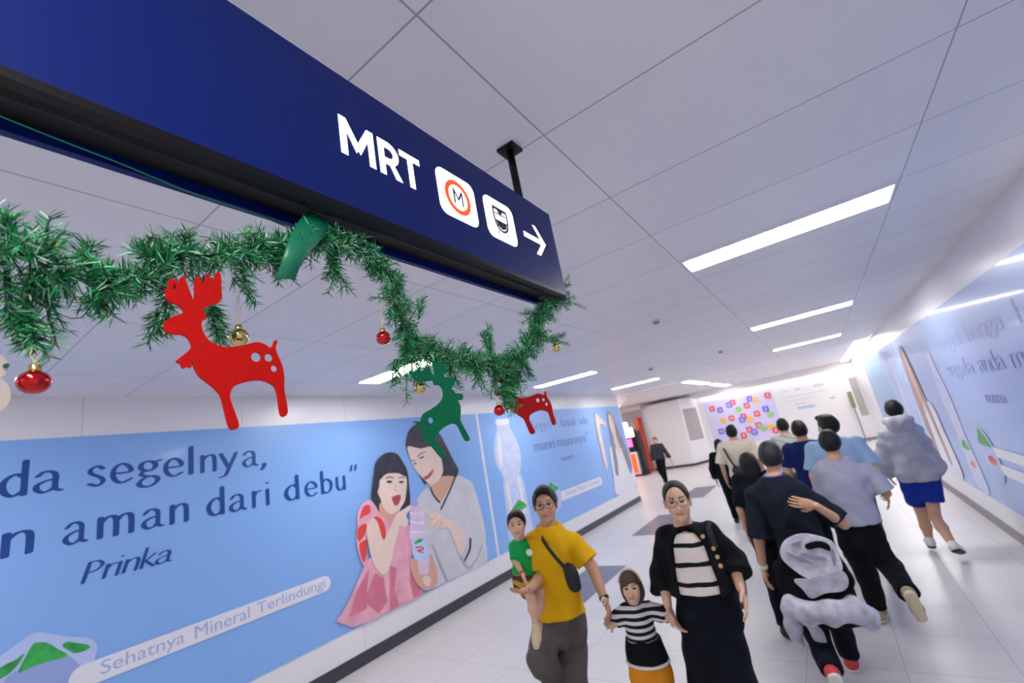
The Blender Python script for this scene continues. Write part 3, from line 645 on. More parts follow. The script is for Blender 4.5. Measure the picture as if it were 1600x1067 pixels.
def garland(name, path, label, rad, extra=(), group=None, step=.0021, seed=3):
    random.seed(seed)
    P = [Vector(p) for p in smooth_path([tuple(p) for p in path], 10)]
    root = empty(name, P[len(P)//2], label, 'garland', group)
    V, F, MI, TW = [], [], [], []
    cum = [0.]
    for a_, b_ in zip(P[:-1], P[1:]): cum.append(cum[-1]+(b_-a_).length)
    n = int(cum[-1]/step); j = 0
    for i in range(n):
        x = (i+random.random())*cum[-1]/n
        while j < len(P)-2 and cum[j+1] < x: j += 1
        seg = P[j+1]-P[j]; c = P[j]+seg*((x-cum[j])/max(1e-9, seg.length)); t = seg.normalized(); u = t.orthogonal().normalized(); v = t.cross(u)
        a = random.random()*6.283; r = u*math.cos(a)+v*math.sin(a); tt = x/cum[-1]
        d = r*random.uniform(.5, 1.)+t*random.uniform(-.5, .9)
        sprig(V, F, MI, TW, c, d, rad(tt)*random.uniform(.5, 1.), .023, .0017, 760)
    for p, d, L in extra: sprig(V, F, MI, TW, Vector(p), Vector(d), L, .022, .0016, 800)
    me = D.meshes.new('needles'); me.from_pydata([tuple(v) for v in V], [], F); me.polygons.foreach_set('material_index', MI); me.update()
    o = link('needles', me, NEED, root); o['kind'] = 'stuff'
    b = MB(); b.tube(P, .0022, 6)
    for tw in TW: b.tube(tw, [.0011, .0011, .001, .0009, .0006], 4)
    b.obj('wire_stem', m_wire, root)
    b = MB()
    for tw in TW:
        if random.random() < .16: e = tw[-1]; b.lathe(e, [(.0003, -.002), (.0013, 0), (.0011, .002), (.0003, .0035)], 6, (tw[-1]-tw[-2]))
    o = b.obj('brown_tips', m_tip, root); o['kind'] = 'stuff'
    return root
gp = [(-420, 300), (-250, 330), (-100, 350), (0, 385), (70, 415), (140, 440), (200, 440), (245, 420), (280, 400), (330, 400), (380, 395), (425, 385), (455, 380), (500, 378), (545, 385), (585, 405), (612, 440), (618, 478), (640, 520), (660, 548), (700, 560), (745, 565), (785, 575), (815, 548), (838, 520), (848, 492), (862, 468), (876, 462)]
gd = [.02]*5+[.01]*8+[0]*15
G = [gpt(x, y, d) for (x, y), d in zip(gp, gd)]
ext = []
def ex(px, py, qx, qy, n=3, dx=0., dx2=0.):
    a, c = gpt(px, py, dx), gpt(qx, qy, dx2)
    for k in range(n):
        j = Vector((random.uniform(-1,1), random.uniform(-1,1), random.uniform(-1,1)))*.004
        ext.append((a+j, (c-a), (c-a).length))
ex(60, 430, 40, 500, 4); ex(40, 480, 55, 540, 4); ex(70, 440, 90, 520, 3); ex(45, 500, 60, 545, 3); ex(10, 420, 5, 500, 3); ex(10, 480, 30, 520, 3)
ex(240, 420, 215, 375, 3); ex(250, 420, 240, 365, 3); ex(265, 420, 290, 370, 3); ex(140, 450, 165, 490, 4); ex(170, 450, 140, 485, 3)
ex(270, 440, 250, 520, 4); ex(250, 480, 245, 525, 3); ex(320, 430, 345, 525, 5); ex(330, 470, 350, 520, 3); ex(370, 400, 385, 455, 3); ex(365, 430, 395, 470, 2)
ex(430, 390, 442, 436, 3); ex(420, 400, 440, 430, 3); ex(70, 400, 80, 345, 3); ex(120, 420, 135, 370, 3)
ex(20, 380, 5, 325, 4); ex(525, 390, 525, 440, 4); ex(510, 390, 535, 445, 3); ex(640, 520, 622, 600, 4); ex(640, 540, 660, 600, 4)
ex(700, 560, 712, 600, 4); ex(770, 570, 757, 515, 5); ex(765, 545, 757, 512, 4); ex(790, 575, 795, 635, 6); ex(785, 600, 792, 632, 4); ex(740, 565, 755, 605, 4); ex(800, 560, 815, 610, 4); ex(812, 550, 832, 590, 4); ex(795, 570, 805, 625, 4); ex(770, 575, 775, 615, 4); ex(815, 560, 808, 600, 4); ex(790, 600, 800, 630, 3); ex(655, 500, 660, 470, 3)
ex(845, 490, 820, 488, 3); ex(866, 465, 895, 470, 4); ex(866, 465, 885, 445, 4); ex(850, 530, 885, 530, 3); ex(620, 560, 615, 600, 3); ex(650, 545, 690, 565, 3)
def rad(t): return .038 if t < .45 else .044
garland('garland', G, 'long green artificial pine garland draped in swags below the blue sign', rad, ext)
# a loose end of garland that sticks out behind the far end of the sign
garland('garland', [Vector((-.70, 1.32, 2.62)), Vector((-.69, 1.345, 2.645)), Vector((-.685, 1.36, 2.65)), Vector((-.68, 1.37, 2.66))], 'little green garland tip peeping out behind the far end of the blue sign', lambda t: .016, seed=5)
# thin green string along the underside of the sign
m_str = mat('green_string', '1f8f6a', .5)
b = MB(); pts = [onx(px, py, -.672) for px, py in ((-200, 95), (0, 181), (100, 221), (180, 252), (250, 281), (310, 305))] + [onx(px, py, -.68) for px, py in ((400, 335), (465, 362))]
b.tube([tuple(p) for p in smooth_path(pts, 5)], .0011, 6); tag(b.obj('green_string', m_str, None, True), 'thin green string stretched along the underside of the blue sign', 'string')
# ribbon loop
m_rib = mat('ribbon_satin', '066b4c', .38, spec=.45)
Lf = [(481, 328), (466, 347), (456, 364), (449, 380), (443, 397), (437, 416), (431, 436)]
Rt = [(519, 353), (507, 368), (495, 382), (484, 394), (475, 406), (467, 420), (461, 438)]
dx = [.0, .022, .034, .04, .04, .034, .024]
a = smooth_path([tuple(gpt(x, y, d)) for (x, y), d in zip(Lf, dx)], 5); c = smooth_path([tuple(gpt(x, y, d+.006)) for (x, y), d in zip(Rt, dx)], 5)
b = MB(); n = len(a); W = 6; vs = []
for i in range(n):
    for k in range(W+1):
        t = k/W; p = a[i]*(1-t)+c[i]*t; vs.append((p[0]+.004*math.sin(math.pi*t), p[1], p[2]))
b.add(vs, [(i*(W+1)+k, i*(W+1)+k+1, (i+1)*(W+1)+k+1, (i+1)*(W+1)+k) for i in range(n-1) for k in range(W)])
o = b.obj('ribbon', m_rib, None, True); md = o.modifiers.new('thick', 'SOLIDIFY'); md.thickness = .0007
tag(o, 'wide green satin ribbon tying the garland to the sign', 'ribbon')
# ------------------------------------------------------------------ felt reindeer
m_felt_r = mat('felt_red', 'b90f0b', .9, spec=.15, bump=.25, bscale=900, vary=.10, vscale=300)
m_felt_g = mat('felt_green', '056a45', .9, spec=.15, bump=.25, bscale=900, vary=.10, vscale=300)
C5 = lambda pts: [(240+x/4.104, 420+y/4.104) for x, y in pts]
deer1 = C5([(68,145),(75,170),(75,195),(100,215),(150,238),(180,265),(180,288),(120,310),(75,335),(60,365),(75,405),(110,422),(180,428),(215,450),(235,490),(228,520),(180,560),(138,595),(165,612),(182,642),(212,632),(232,638),(240,602),(255,640),(285,690),(340,735),(395,780),(425,825),(445,900),(482,1027),(540,1012),(505,900),(483,830),(490,785),(520,750),(600,725),(680,718),(740,738),(780,780),(808,942),(852,922),(830,780),(830,700),(815,620),(785,550),(775,510),(785,470),(770,462),(755,500),(735,508),(700,485),(650,474),(590,488),(520,502),(450,505),(390,490),(345,460),(315,420),(300,370),(308,335),(335,315),(315,285),(318,258),(350,240),(410,222),(430,190),(428,150),(425,60),(412,28),(392,35),(375,85),(360,80),(350,42),(335,45),(318,95),(300,95),(290,65),(270,60),(258,85),(255,200),(238,185),(215,120),(190,60),(172,55),(155,90),(130,80),(105,68),(90,85),(85,120)])
holes1 = [C5(el(650,569,34,31)), C5(el(731,573,28,26)), C5(el(766,643,23,22)), C5(el(126,126,9,15))]
C6 = lambda pts: [(630+x/6.276, 550+y/6.276) for x, y in pts]
deer2 = C6([(50,182),(95,205),(125,190),(140,160),(155,185),(180,190),(205,165),(225,145),(250,190),(285,230),(300,205),(290,150),(285,90),(310,100),(330,80),(345,110),(375,95),(395,130),(410,200),(385,240),(440,255),(495,262),(490,320),(460,360),(490,385),(500,405),(568,415),(572,465),(545,472),(520,470),(545,520),(552,580),(548,660),(560,700),(640,850),(605,870),(560,790),(520,715),(470,705),(400,735),(340,785),(310,840),(310,885),(400,1015),(365,1035),(290,945),(215,865),(165,775),(150,715),(92,682),(160,685),(175,640),(200,600),(270,560),(340,510),(380,455),(385,400),(370,350),(340,325),(298,325),(285,285),(220,290),(150,295),(110,280),(70,225)])
holes2 = [C6(el(261,672,31,32)), C6(el(205,726,25,25)), C6(el(231,799,22,22)), C6(el(124,250,12,12))]
def deer(outline, holes, dxp, m, label, th=.004, tf=None):
    q = lambda px: [(p[1], p[2]) for p in (gpt(x, y, dxp) for x, y in (tf(px) if tf else px))]
    V, F = cut2d(q(smooth_path(outline, 3, True)), [q(h) for h in holes])
    me = face_mesh('reindeer', [tuple(v) for v in V], F, m, None, th, GX+dxp, 1, th)
    return tag(me, label, 'decoration', 'felt reindeer')
deer(deer1, holes1, .04, m_felt_r, 'large red felt reindeer hanging from the garland, nearest the camera')
deer(deer2, holes2, .025, m_felt_g, 'green felt reindeer hanging from the garland')
# the far red reindeer has the outline of the first: match tail tip and front hoof
t1, h1 = np.array((430.5, 533)), np.array((365, 669)); t3, h3 = np.array((852, 612)), np.array((832, 677))
za, zb = complex(*(h1-t1)), complex(*(h3-t3)); zz = zb/za
deer(deer1, holes1, -.03, m_felt_r, 'small-looking red felt reindeer at the far end of the garland, its head behind the needles', .004,
     lambda px: [((lambda c: (c.real+t3[0], c.imag+t3[1]))((complex(x, y)-complex(*t1))*zz)) for x, y in px])
# ------------------------------------------------------------------ baubles
m_gold = mat('gold_cap', 'e3c878', .18, metal=1.)
m_thr = mat('gold_thread', 'd9c483', .45)
m_bred = mat('bauble_red', 'c1040c', .08, metal=.85, coat=.6)
m_bgold = mat('bauble_gold', 'd6bf83', .12, metal=1.)
def bauble(px, py, dx_, r, m, label, top=None, sq=1.):
    c = gpt(px, py, dx_); t = empty('christmas_bauble', c, label, 'ornament', 'baubles on the garland')
    b = MB(); b.lathe(c, [(r*math.sin(a), -r*sq*math.cos(a)) for a in np.linspace(.02, math.pi-.25, 18)], 28); b.obj('ball', m, t, True)
    b = MB(); k = 14; rr = r*.36; z = r*.90; prof = []
    vs = []; fs = []
    for zz_, s_ in ((z, 1.), (z+r*.42, .95), (z+r*.46, .8), (z+r*.46, .02)):
        for i in range(2*k): vs.append(c+Vector((rr*s_*math.cos(math.pi*i/k)*(1+.06*(i % 2)), rr*s_*math.sin(math.pi*i/k)*(1+.06*(i % 2)), zz_)))
    for j in range(3):
        for i in range(2*k): fs.append((j*2*k+i, j*2*k+(i+1) % (2*k), (j+1)*2*k+(i+1) % (2*k), (j+1)*2*k+i))
    b.add(vs, fs); b.tube([c+Vector((0, r*.14*math.cos(a), z+r*.46+r*.14+r*.14*math.sin(a))) for a in np.linspace(-1.5, 4.7, 14)], r*.03, 5); b.obj('cap', m_gold, t, True)
    e = gpt(*top, dx_) if top else c+Vector((0, 0, r*4)); s0 = c+Vector((0, 0, z+r*.66))
    b = MB()
    for sg in (-1, 1): b.tube([s0, s0.lerp(e, .5)+Vector((0, sg*r*.22, 0)), e+Vector((0, sg*r*.1, 0))], .00045, 5)
    b.obj('hanging_thread', m_thr, t)
bauble(53, 597, .01, .0132, m_bred, 'red shiny bauble at the left end of the garland', (52, 545), .92)
bauble(373, 527, -.02, .0138, m_bgold, 'gold bauble hanging just behind the large red reindeer', (372, 462))
bauble(599, 528, 0, .0137, m_bred, 'red shiny bauble hanging alone under the middle of the garland', (597, 492))
bauble(656, 606, .01, .0118, m_bgold, 'small gold bauble under the nose of the green reindeer', (655, 585))
bauble(780, 641, 0, .0138, m_bred, 'dark red bauble beside the far red reindeer', (778, 620))
bauble(869, 543, .0, .0145, m_bgold, 'gold bauble at the far end of the garland', (868, 522))
# cream ornament cut by the left edge of the frame
m_cream = mat('felt_cream', 'b3a99c', .85, bump=.2, bscale=700)
c = gpt(-14, 574, .012); t = empty('snowman_ornament', c, 'cream felt snowman-like ornament half out of the frame at the left edge', 'ornament')
def blob(name, cx, cy, r, m, dxp=.012, ry=None): 
    q = [(p[1], p[2]) for p in (gpt(x, y, dxp) for x, y in el(cx, cy, r, ry or r, 0, 30))]
    return face_mesh(name, q, [tuple(range(30))], m, t, .004, GX+dxp, 1, .004)
blob('head', -12, 574, 24, m_cream, .012, 20); blob('body', -20, 618, 36, m_cream, .012, 30); blob('nose', 9, 572, 5, m_needle3, .0165, 3)
b = MB(); b.tube([gpt(-12, 556, .014), gpt(-8, 520, .012), gpt(0, 470, .01)], .0005, 5); b.obj('hanging_thread', m_thr, t)

# ------------------------------------------------------------------ ticket machine stand in the side hall and small things far off
kx, ky = -7.05, 19.0
k = empty('vending_kiosk', (kx, ky, 0), 'tall kiosk with glowing orange and pink screens in the side hall behind the left wall', 'kiosk')
kw = mat('kiosk_white', 'd9d5d6', .4); ko = mat('kiosk_orange', 'f0521c', .4, emit=.55); kd = mat('kiosk_dark', '15161c', .4)
kl = mat('kiosk_light_sign', (1, .93, .88), .4, emit=2.2); kor = mat('kiosk_amber_sign', (1, .62, .42), .4, emit=1.8); kp = mat('kiosk_pink_screen', 'e2569c', .3, emit=1.)
b = MB(); b.box((kx-.32, ky-.2, .06), (kx+.12, ky+.35, 1.0)); bevel(b.obj('cabinet', kw, k), .01)
b = MB(); b.box((kx-.2, ky-.215, .15), (kx+.04, ky-.2005, .92)); b.obj('orange_panel', ko, k)
b = MB(); b.box((kx-.34, ky-.14, 1.0), (kx+.12, ky+.3, 1.95)); bevel(b.obj('screen_housing', kd, k), .01)
b = MB(); b.box((kx-.3, ky-.155, 1.22), (kx+.02, ky-.141, 1.55)); b.obj('screen', kp, k)
b = MB(); b.box((kx-.42, ky-.2, 1.62), (kx+.16, ky-.05, 2.02)); bevel(b.obj('amber_sign', kor, k), .03)
b = MB(); b.box((kx-.46, ky-.2, 2.03), (kx-.02, ky-.05, 2.28)); bevel(b.obj('light_sign', kl, k), .06, 3)
b = MB(); b.box((kx+.19, ky-.1, .0), (kx+.33, ky+.2, 1.85)); b.obj('side_post', kd, k)
b = MB(); b.box((kx-.34, ky-.22, 0), (kx+.34, ky+.36, .06)); b.obj('plinth', kd, k)
b = MB(); b.box((-6.98, 19.55, .02), (-6.80, 20.1, 2.4)); bevel(b.obj('red_banner_stand', mat('banner_red', 'b8402c', .5)), .005); o = D.objects['red_banner_stand']; tag(o, 'tall rust-red upright panel between the kiosk and the white pier', 'banner')
b = MB(); b.box((.86, 20.95, 1.25), (.99, 21.02, 1.85)); o = b.obj('sign_plate', mat('plate_olive', '76805a', .5)); 
t = empty('sign_stand', (.92, 20.98, 0), 'slim stand with an olive plate in front of the far wall, beside the notice board', 'sign'); o.parent = t; o.matrix_parent_inverse = Matrix.Translation(-t.location)
b = MB(); b.tube([(.925, 20.99, .02), (.925, 20.99, 1.25)], .02, 10); b.obj('pole', m_det, t); b = MB(); b.lathe((.925, 20.99, 0), [(.16, 0), (.15, .02), (.03, .03)], 20); b.obj('foot', m_det, t)
# ------------------------------------------------------------------ smooth solids: blended shapes -> one continuous skin
class Solid:
    def __init__(s): s.ops = []; s.cuts = []; s.wr = 0
    def cone(s, a, b, ra, rb, k=.02, flat=False, grp=None):
        a = np.array(a, float); b = np.array(b, float); R = max(ra, rb); L = np.linalg.norm(b-a)
        lo = np.minimum(a, b)-R; hi = np.maximum(a, b)+R; ab = (b-a); LL = max(ab@ab, 1e-9)
        def f(P):
            t0 = ((P-a)@ab)/LL; t = np.clip(t0, 0, 1)
            d = np.linalg.norm(P-(a+t[..., None]*ab), axis=-1)-(ra+(rb-ra)*t)
            if flat:
                d2 = np.linalg.norm(P-(a+t0[..., None]*ab), axis=-1)-(ra+(rb-ra)*t)
                d = np.where(t0 > 1, np.maximum(d2, (t0-1)*L), d)
            return d
        s.ops.append((f, lo, hi, k, 1)); return s
    def ell(s, c, r, k=.02, axes=None, sub=False):
        c = np.array(c, float); r = np.array(r, float); A = np.eye(3) if axes is None else np.array(axes, float)
        R = np.abs(A.T)@r
        def f(P):
            q = (P-c)@A.T; k0 = np.linalg.norm(q/r, axis=-1); k1 = np.linalg.norm(q/(r*r), axis=-1)
            return k0*(k0-1)/np.maximum(k1, 1e-6)
        s.ops.append((f, c-R, c+R, k, -1 if sub else 1)); return s
    def loft(s, secs, yaw=0., k=.02):
        """secs = [(z, cx, cy, rx, ry)] from low to high: elliptical sections, rx across, ry front to back"""
        S_ = np.array(secs, float); S_ = S_[np.argsort(S_[:, 0])]; z = S_[:, 0]; c, n = math.cos(yaw), math.sin(yaw)
        R = S_[:, 3:].max(); lo = np.array((S_[:, 1].min()-R, S_[:, 2].min()-R, z[0])); hi = np.array((S_[:, 1].max()+R, S_[:, 2].max()+R, z[-1]))
        zz = np.linspace(z[0], z[-1], 60); G = [np.interp(zz, z, S_[:, i]) for i in range(1, 5)]
        ker = np.array([1, 2, 3, 2, 1.])/9
        G = [np.convolve(np.pad(g, 2, 'edge'), ker, 'valid') for g in G]
        def f(P):
            h = np.clip(P[..., 2], z[0], z[-1]); cx, cy, rx, ry = (np.interp(h, zz, g) for g in G)
            x = P[..., 0]-cx; y = P[..., 1]-cy; X = x*c+y*n; Y = -x*n+y*c
            q = np.sqrt((X/rx)**2+(Y/ry)**2); q2 = np.sqrt((X/rx**2)**2+(Y/ry**2)**2)
            d = q*(q-1)/np.maximum(q2, 1e-6)
            return np.maximum(d, np.maximum(z[0]-P[..., 2], P[..., 2]-z[-1]))
        s.ops.append((f, lo, hi, k, 1)); return s
    def cut(s, p, n): s.cuts.append((np.array(p, float), np.array(n, float)/np.linalg.norm(n))); return s
    def mesh(s, name, h, regions=None):
        lo = np.min([o[1] for o in s.ops if o[4] > 0], 0)-3*h; hi = np.max([o[2] for o in s.ops if o[4] > 0], 0)+3*h
        n = np.ceil((hi-lo)/h).astype(int)+1
        F = np.full(n, .2, np.float32); ax = [lo[i]+h*np.arange(n[i]) for i in range(3)]
        for f, a, b, k, sg in s.ops:
            pad = k+2.5*h
            i0 = np.clip(np.floor((a-pad-lo)/h).astype(int), 0, n-1); i1 = np.clip(np.ceil((b+pad-lo)/h).astype(int)+1, 1, n)
            if (i1 <= i0).any(): continue
            sl = tuple(slice(i0[i], i1[i]) for i in range(3))
            P = np.stack(np.meshgrid(*[ax[i][sl[i]] for i in range(3)], indexing='ij'), -1)
            d = f(P).astype(np.float32); o = F[sl]
            if sg > 0:
                t = np.clip(.5+.5*(o-d)/k, 0, 1); F[sl] = o*(1-t)+d*t-k*t*(1-t)
            else:
                t = np.clip(.5-.5*(o+d)/k, 0, 1); F[sl] = o*(1-t)-d*t+k*t*(1-t)
        if s.wr:
            m = np.abs(F) < 3*h+s.wr; I = np.argwhere(m); P = lo+I*h
            w_ = np.sin(P[:, 2]*38+3*np.sin(P[:, 0]*17+P[:, 1]*9))*.6+np.sin(P[:, 0]*47+P[:, 2]*23+2*np.sin(P[:, 1]*31))*.4
            F[m] += (w_*s.wr).astype(np.float32)
        for p, nn in s.cuts:
            d = (((ax[0]-p[0])*nn[0])[:, None, None]+((ax[1]-p[1])*nn[1])[None, :, None]+((ax[2]-p[2])*nn[2])[None, None, :]).astype(np.float32)
            F = np.maximum(F, d)
        return net(name, F, lo, h, regions)
def net(name, F, org, h, regions=None):
    s = F < 0; nx, ny, nz = F.shape
    c = np.zeros((nx-1, ny-1, nz-1), np.uint8)
    corners = [(i, j, k) for i in (0, 1) for j in (0, 1) for k in (0, 1)]
    for i, j, k in corners: c += s[i:nx-1+i, j:ny-1+j, k:nz-1+k]
    act = (c > 0) & (c < 8); I = np.argwhere(act); n = len(I); ids = np.full(act.shape, -1, np.int32); ids[act] = np.arange(n)
    acc = np.zeros((n, 3)); cnt = np.zeros(n)
    for o1 in corners:
        for a in range(3):
            if o1[a]: continue
            o2 = list(o1); o2[a] = 1; o1a = np.array(o1)
            d1 = F[tuple((I+o1a).T)]; d2 = F[tuple((I+np.array(o2)).T)]; m = (d1 < 0) != (d2 < 0)
            t = d1[m]/(d1[m]-d2[m]); P = np.repeat(o1a[None].astype(float), m.sum(), 0); P[:, a] += t; acc[m] += P; cnt[m] += 1
    V = (I+acc/np.maximum(cnt, 1)[:, None])*h+org
    Q = []
    for a in range(3):
        b, d = (a+1) % 3, (a+2) % 3
        sa = [slice(None)]*3; sb = [slice(None)]*3; sa[a] = slice(0, -1); sb[a] = slice(1, None)
        ch = s[tuple(sa)] != s[tuple(sb)]; E = np.argwhere(ch)
        E = E[(E[:, b] > 0) & (E[:, d] > 0) & (E[:, b] < F.shape[b]-1) & (E[:, d] < F.shape[d]-1)]
        def cid(ob, od):
            J = E.copy(); J[:, b] += ob; J[:, d] += od; return ids[tuple(J.T)]
        q = np.stack([cid(-1, -1), cid(0, -1), cid(0, 0), cid(-1, 0)], 1)
        ins = s[tuple(E.T)]; q[~ins] = q[~ins][:, ::-1]; Q.append(q)
    Q = np.concatenate(Q); Q = Q[(Q >= 0).all(1)]
    # light smoothing of the net
    A = np.concatenate([Q[:, [0, 1]], Q[:, [1, 2]], Q[:, [2, 3]], Q[:, [3, 0]]])
    for _ in range(1):
        S_ = np.zeros_like(V); N_ = np.zeros(n)
        for x, y in ((0, 1), (1, 0)):
            for dmn in range(3): S_[:, dmn] += np.bincount(A[:, x], V[A[:, y], dmn], n)
            N_ += np.bincount(A[:, x], minlength=n)
        V = V*.6+.4*S_/np.maximum(N_, 1)[:, None]
    me = D.meshes.new(name); me.vertices.add(n); me.vertices.foreach_set('co', V.astype(np.float32).ravel())
    m = len(Q); me.loops.add(4*m); me.loops.foreach_set('vertex_index', Q.astype(np.int32).ravel())
    me.polygons.add(m); me.polygons.foreach_set('loop_start', np.arange(m, dtype=np.int32)*4)
    if regions is not None:
        me.polygons.foreach_set('material_index', regions(V[Q].mean(1)).astype(np.int32))
    me.update(calc_edges=True); me.validate()
    return me
def nv(v): v = np.array(v, float); return v/max(1e-9, np.linalg.norm(v))

# ------------------------------------------------------------------ people
m_sk = mat('skin', 'c99b7e', .55, spec=.35, vary=.05, vscale=9)
m_sk2 = mat('skin_light', 'd9ad92', .55, spec=.35, vary=.05, vscale=9)
m_lips = mat('lips', 'b0705f', .45)
m_eye = mat('eye_dark', '1d1512', .3)
m_brow = mat('brow', '4a382f', .7)
m_hr = mat('hair_black', '080709', .45, bump=.6, bscale=140, spec=.35)
m_hrb = mat('hair_brown', '4b3328', .45, bump=.6, bscale=140)
def cloth(name, c, **k): return mat(name, c, k.pop('rough', .85), bump=k.pop('bump', .18), bscale=k.pop('bscale', 60), spec=.2, **k)
def stripes(name, z0, pitch, frac, c1, c2, slant=0.):
    m = cloth(name, c1); g = NG(m); geo = g.n('ShaderNodeNewGeometry'); sp = g.n('ShaderNodeSeparateXYZ'); g.l(geo.outputs['Position'], sp.inputs[0])
    z = sp.outputs[2]
    if slant: z = g.math('ADD', z, g.math('MULTIPLY', sp.outputs[0], slant))
    nz = g.n('ShaderNodeTexNoise'); nz.inputs['Scale'].default_value = 7; g.l(geo.outputs['Position'], nz.inputs['Vector'])
    z = g.math('ADD', z, g.math('MULTIPLY', g.math('SUBTRACT', nz.outputs['Fac'], .5), pitch*.25))
    t = g.math('FRACT', g.math('DIVIDE', g.math('SUBTRACT', z, z0), pitch)); f = g.math('LESS_THAN', t, frac)
    mx = g.n('ShaderNodeMix', data_type='RGBA'); g.l(f, mx.inputs['Factor']); mx.inputs['A'].default_value = lin(c1); mx.inputs['B'].default_value = lin(c2)
    g.l(mx.outputs['Result'], g.b.inputs['Base Color']); return m

class Person:
    """a standing or walking figure. F = +1 walks away from the camera, -1 comes towards it.
       A is the body side on the left of the picture (-x), B the right-hand one (+x)."""
    def __init__(s, h, x, y, F, label, name='person', turn=0., res=.0055, sw=1., head_turn=0., build=1., group=None, base_z=0.):
        s.h = h; s.k = k = h/1.7; s.F = F; s.res = res; s.build = build
        c, n = math.cos(turn), math.sin(turn)
        s.fw = np.array((-n*F, c*F, 0)); s.sd = np.array((c, n, 0))     # forward, side (towards +x)
        hc, hn = math.cos(turn+head_turn), math.sin(turn+head_turn); s.hf = np.array((-hn*F, hc*F, 0)); s.hs = np.array((hc, hn, 0)); s.yaw = turn
        s.x, s.y = x, y
        o = np.array((x, y, base_z)); s.o = o
        P = lambda a, b, z: o+s.sd*a*k+s.fw*b*k+np.array((0, 0, z*k))
        s.P = P
        s.j = dict(neck=P(0, -.01, 1.445), head=P(0, .025, 1.575), hip=P(0, 0, .95), waist=P(0, .0, 1.10), chest=P(0, .0, 1.27))
        for q, sg in (('A', -1), ('B', 1)):
            s.j['sh'+q] = P(sg*.175*sw, -.005, 1.395); s.j['el'+q] = P(sg*.235*sw, -.02, 1.11); s.j['wr'+q] = P(sg*.25*sw, .07, .87)
            s.j['hp'+q] = P(sg*.088, 0, .90); s.j['kn'+q] = P(sg*.095, .015, .485); s.j['an'+q] = P(sg*.10, -.02, .085)
        s.hand_dir = {}; s.palm = {}; s.toe = {}; s.curl = {'A': .35, 'B': .35}; s.handscale = 1.
        s.root = empty(name, tuple(o), label, 'person', group)
    def set(s, **kw):
        for a, v in kw.items(): s.j[a] = np.array(v, float)
        return s
    def px(s, **kw):                             # joint seen at a pixel, dy metres off the person's own vertical plane
        for a, (u, v, dy) in kw.items():
            if a[-1] in 'AB': dy += (-1 if a[-1] == 'A' else 1)*.16*s.k*math.sin(s.yaw)
            s.j[a] = ony(u, v, s.y+dy)
        return s
    def torso_secs(s, inf=0., z0=None, z1=None, belly=0., flare=0.):
        k = s.k; b = s.build; hip, nk = s.j['hip'], s.j['neck']; sw = np.linalg.norm((s.j['shB']-s.j['shA'])[:2])/(.35*k)
        prof = [(.80, .135, .10), (.88, .168, .118), (.95, .166, .12), (1.05, .148, .108), (1.14, .146, .108), (1.26, .165, .122), (1.33, .176, .118), (1.385, .165, .098), (1.425, .105, .078), (1.46, .06, .062)]
        out = []
        for z, rx, ry in prof:
            t = (z-.95)/(1.445-.95); zz = hip[2]+(nk[2]-hip[2])*t if t > 0 else hip[2]+(z-.95)*k
            c = hip+(nk-hip)*max(t, 0)
            wsc = b*(1+(sw-1)*min(1, max(0, (z-1.05)/.25)))
            f = belly*max(0, 1-abs(z-1.08)/.2); fl = flare*max(0, 1-(z-.80)/.5)
            out.append((zz, c[0]+s.fw[0]*f*.5*k, c[1]+s.fw[1]*f*.5*k, (rx*wsc)*k+inf+fl*k, ry*b*k+inf+(f*.5+fl)*k))
        return out
    def clip_secs(s, secs, z0, z1):
        S_ = np.array(secs); z = S_[:, 0]; zs = sorted(set([z0, z1]+[v for v in z if z0 < v < z1]))
        return [tuple([v]+[np.interp(v, z, S_[:, i]) for i in range(1, 5)]) for v in zs]
    def hand(s, S, q):
        k = s.k*s.handscale; w = s.j['wr'+q]; d = nv(s.hand_dir.get(q, (w-s.j['el'+q])+np.array((0, 0, -.12))))
        sg = -1 if q == 'A' else 1
        pn = s.palm.get(q, -s.sd*sg+s.fw*.15); pn = nv(pn-d*(pn@d)); side = np.cross(d, pn)
        if side@s.fw < 0: side = -side           # thumb side points forward
        c = w+d*.052*k
        S.ell(c, (.052*k, .041*k, .016*k), .012, (d, side, pn)); cu = s.curl[q]
        for i, L in enumerate((.078, .088, .082, .064)):
            o_ = side*(.030-.0195*i)*k; a = w+d*.088*k+o_
            d1 = nv(d+pn*cu*.9+side*(.12-.08*i)); m_ = a+d1*L*.52*k; d2 = nv(d+pn*(cu*2.2)); e = m_+d2*L*.48*k
            S.cone(a-d*.02*k, m_, .0092*k, .0084*k, .004); S.cone(m_, e, .0084*k, .0068*k, .003)
        a = w+d*.03*k+side*.028*k; m_ = a+nv(d*.7+side*.75+pn*.35)*.04*k; e = m_+nv(d+side*.25+pn*.45)*.032*k
        S.cone(a, m_, .0125*k, .0105*k, .006); S.cone(m_, e, .0105*k, .0078*k, .004)
    def body(s, skin=None, face=True, legs=.84, lips=True, closed=False):
        k = s.k; J = s.j; S = Solid(); hf, hs, up = s.hf, s.hs, np.array((0, 0, 1.)); b = s.build; hk = max(k, .80*(1.0 if k > .8 else .92)) if k < .8 else k
        H = J['head']; s.hk = hk
        ax = (hs, hf, up)
        S.ell(H+hf*-.012*hk+up*.022*hk, (.074*hk, .094*hk, .092*hk), .02, ax)
        S.ell(H+hf*.022*hk-up*.038*hk, (.060*hk, .068*hk, .078*hk), .03, ax)
        S.ell(H+hf*.055*hk-up*.092*hk, (.026*hk, .022*hk, .020*hk), .03, ax)
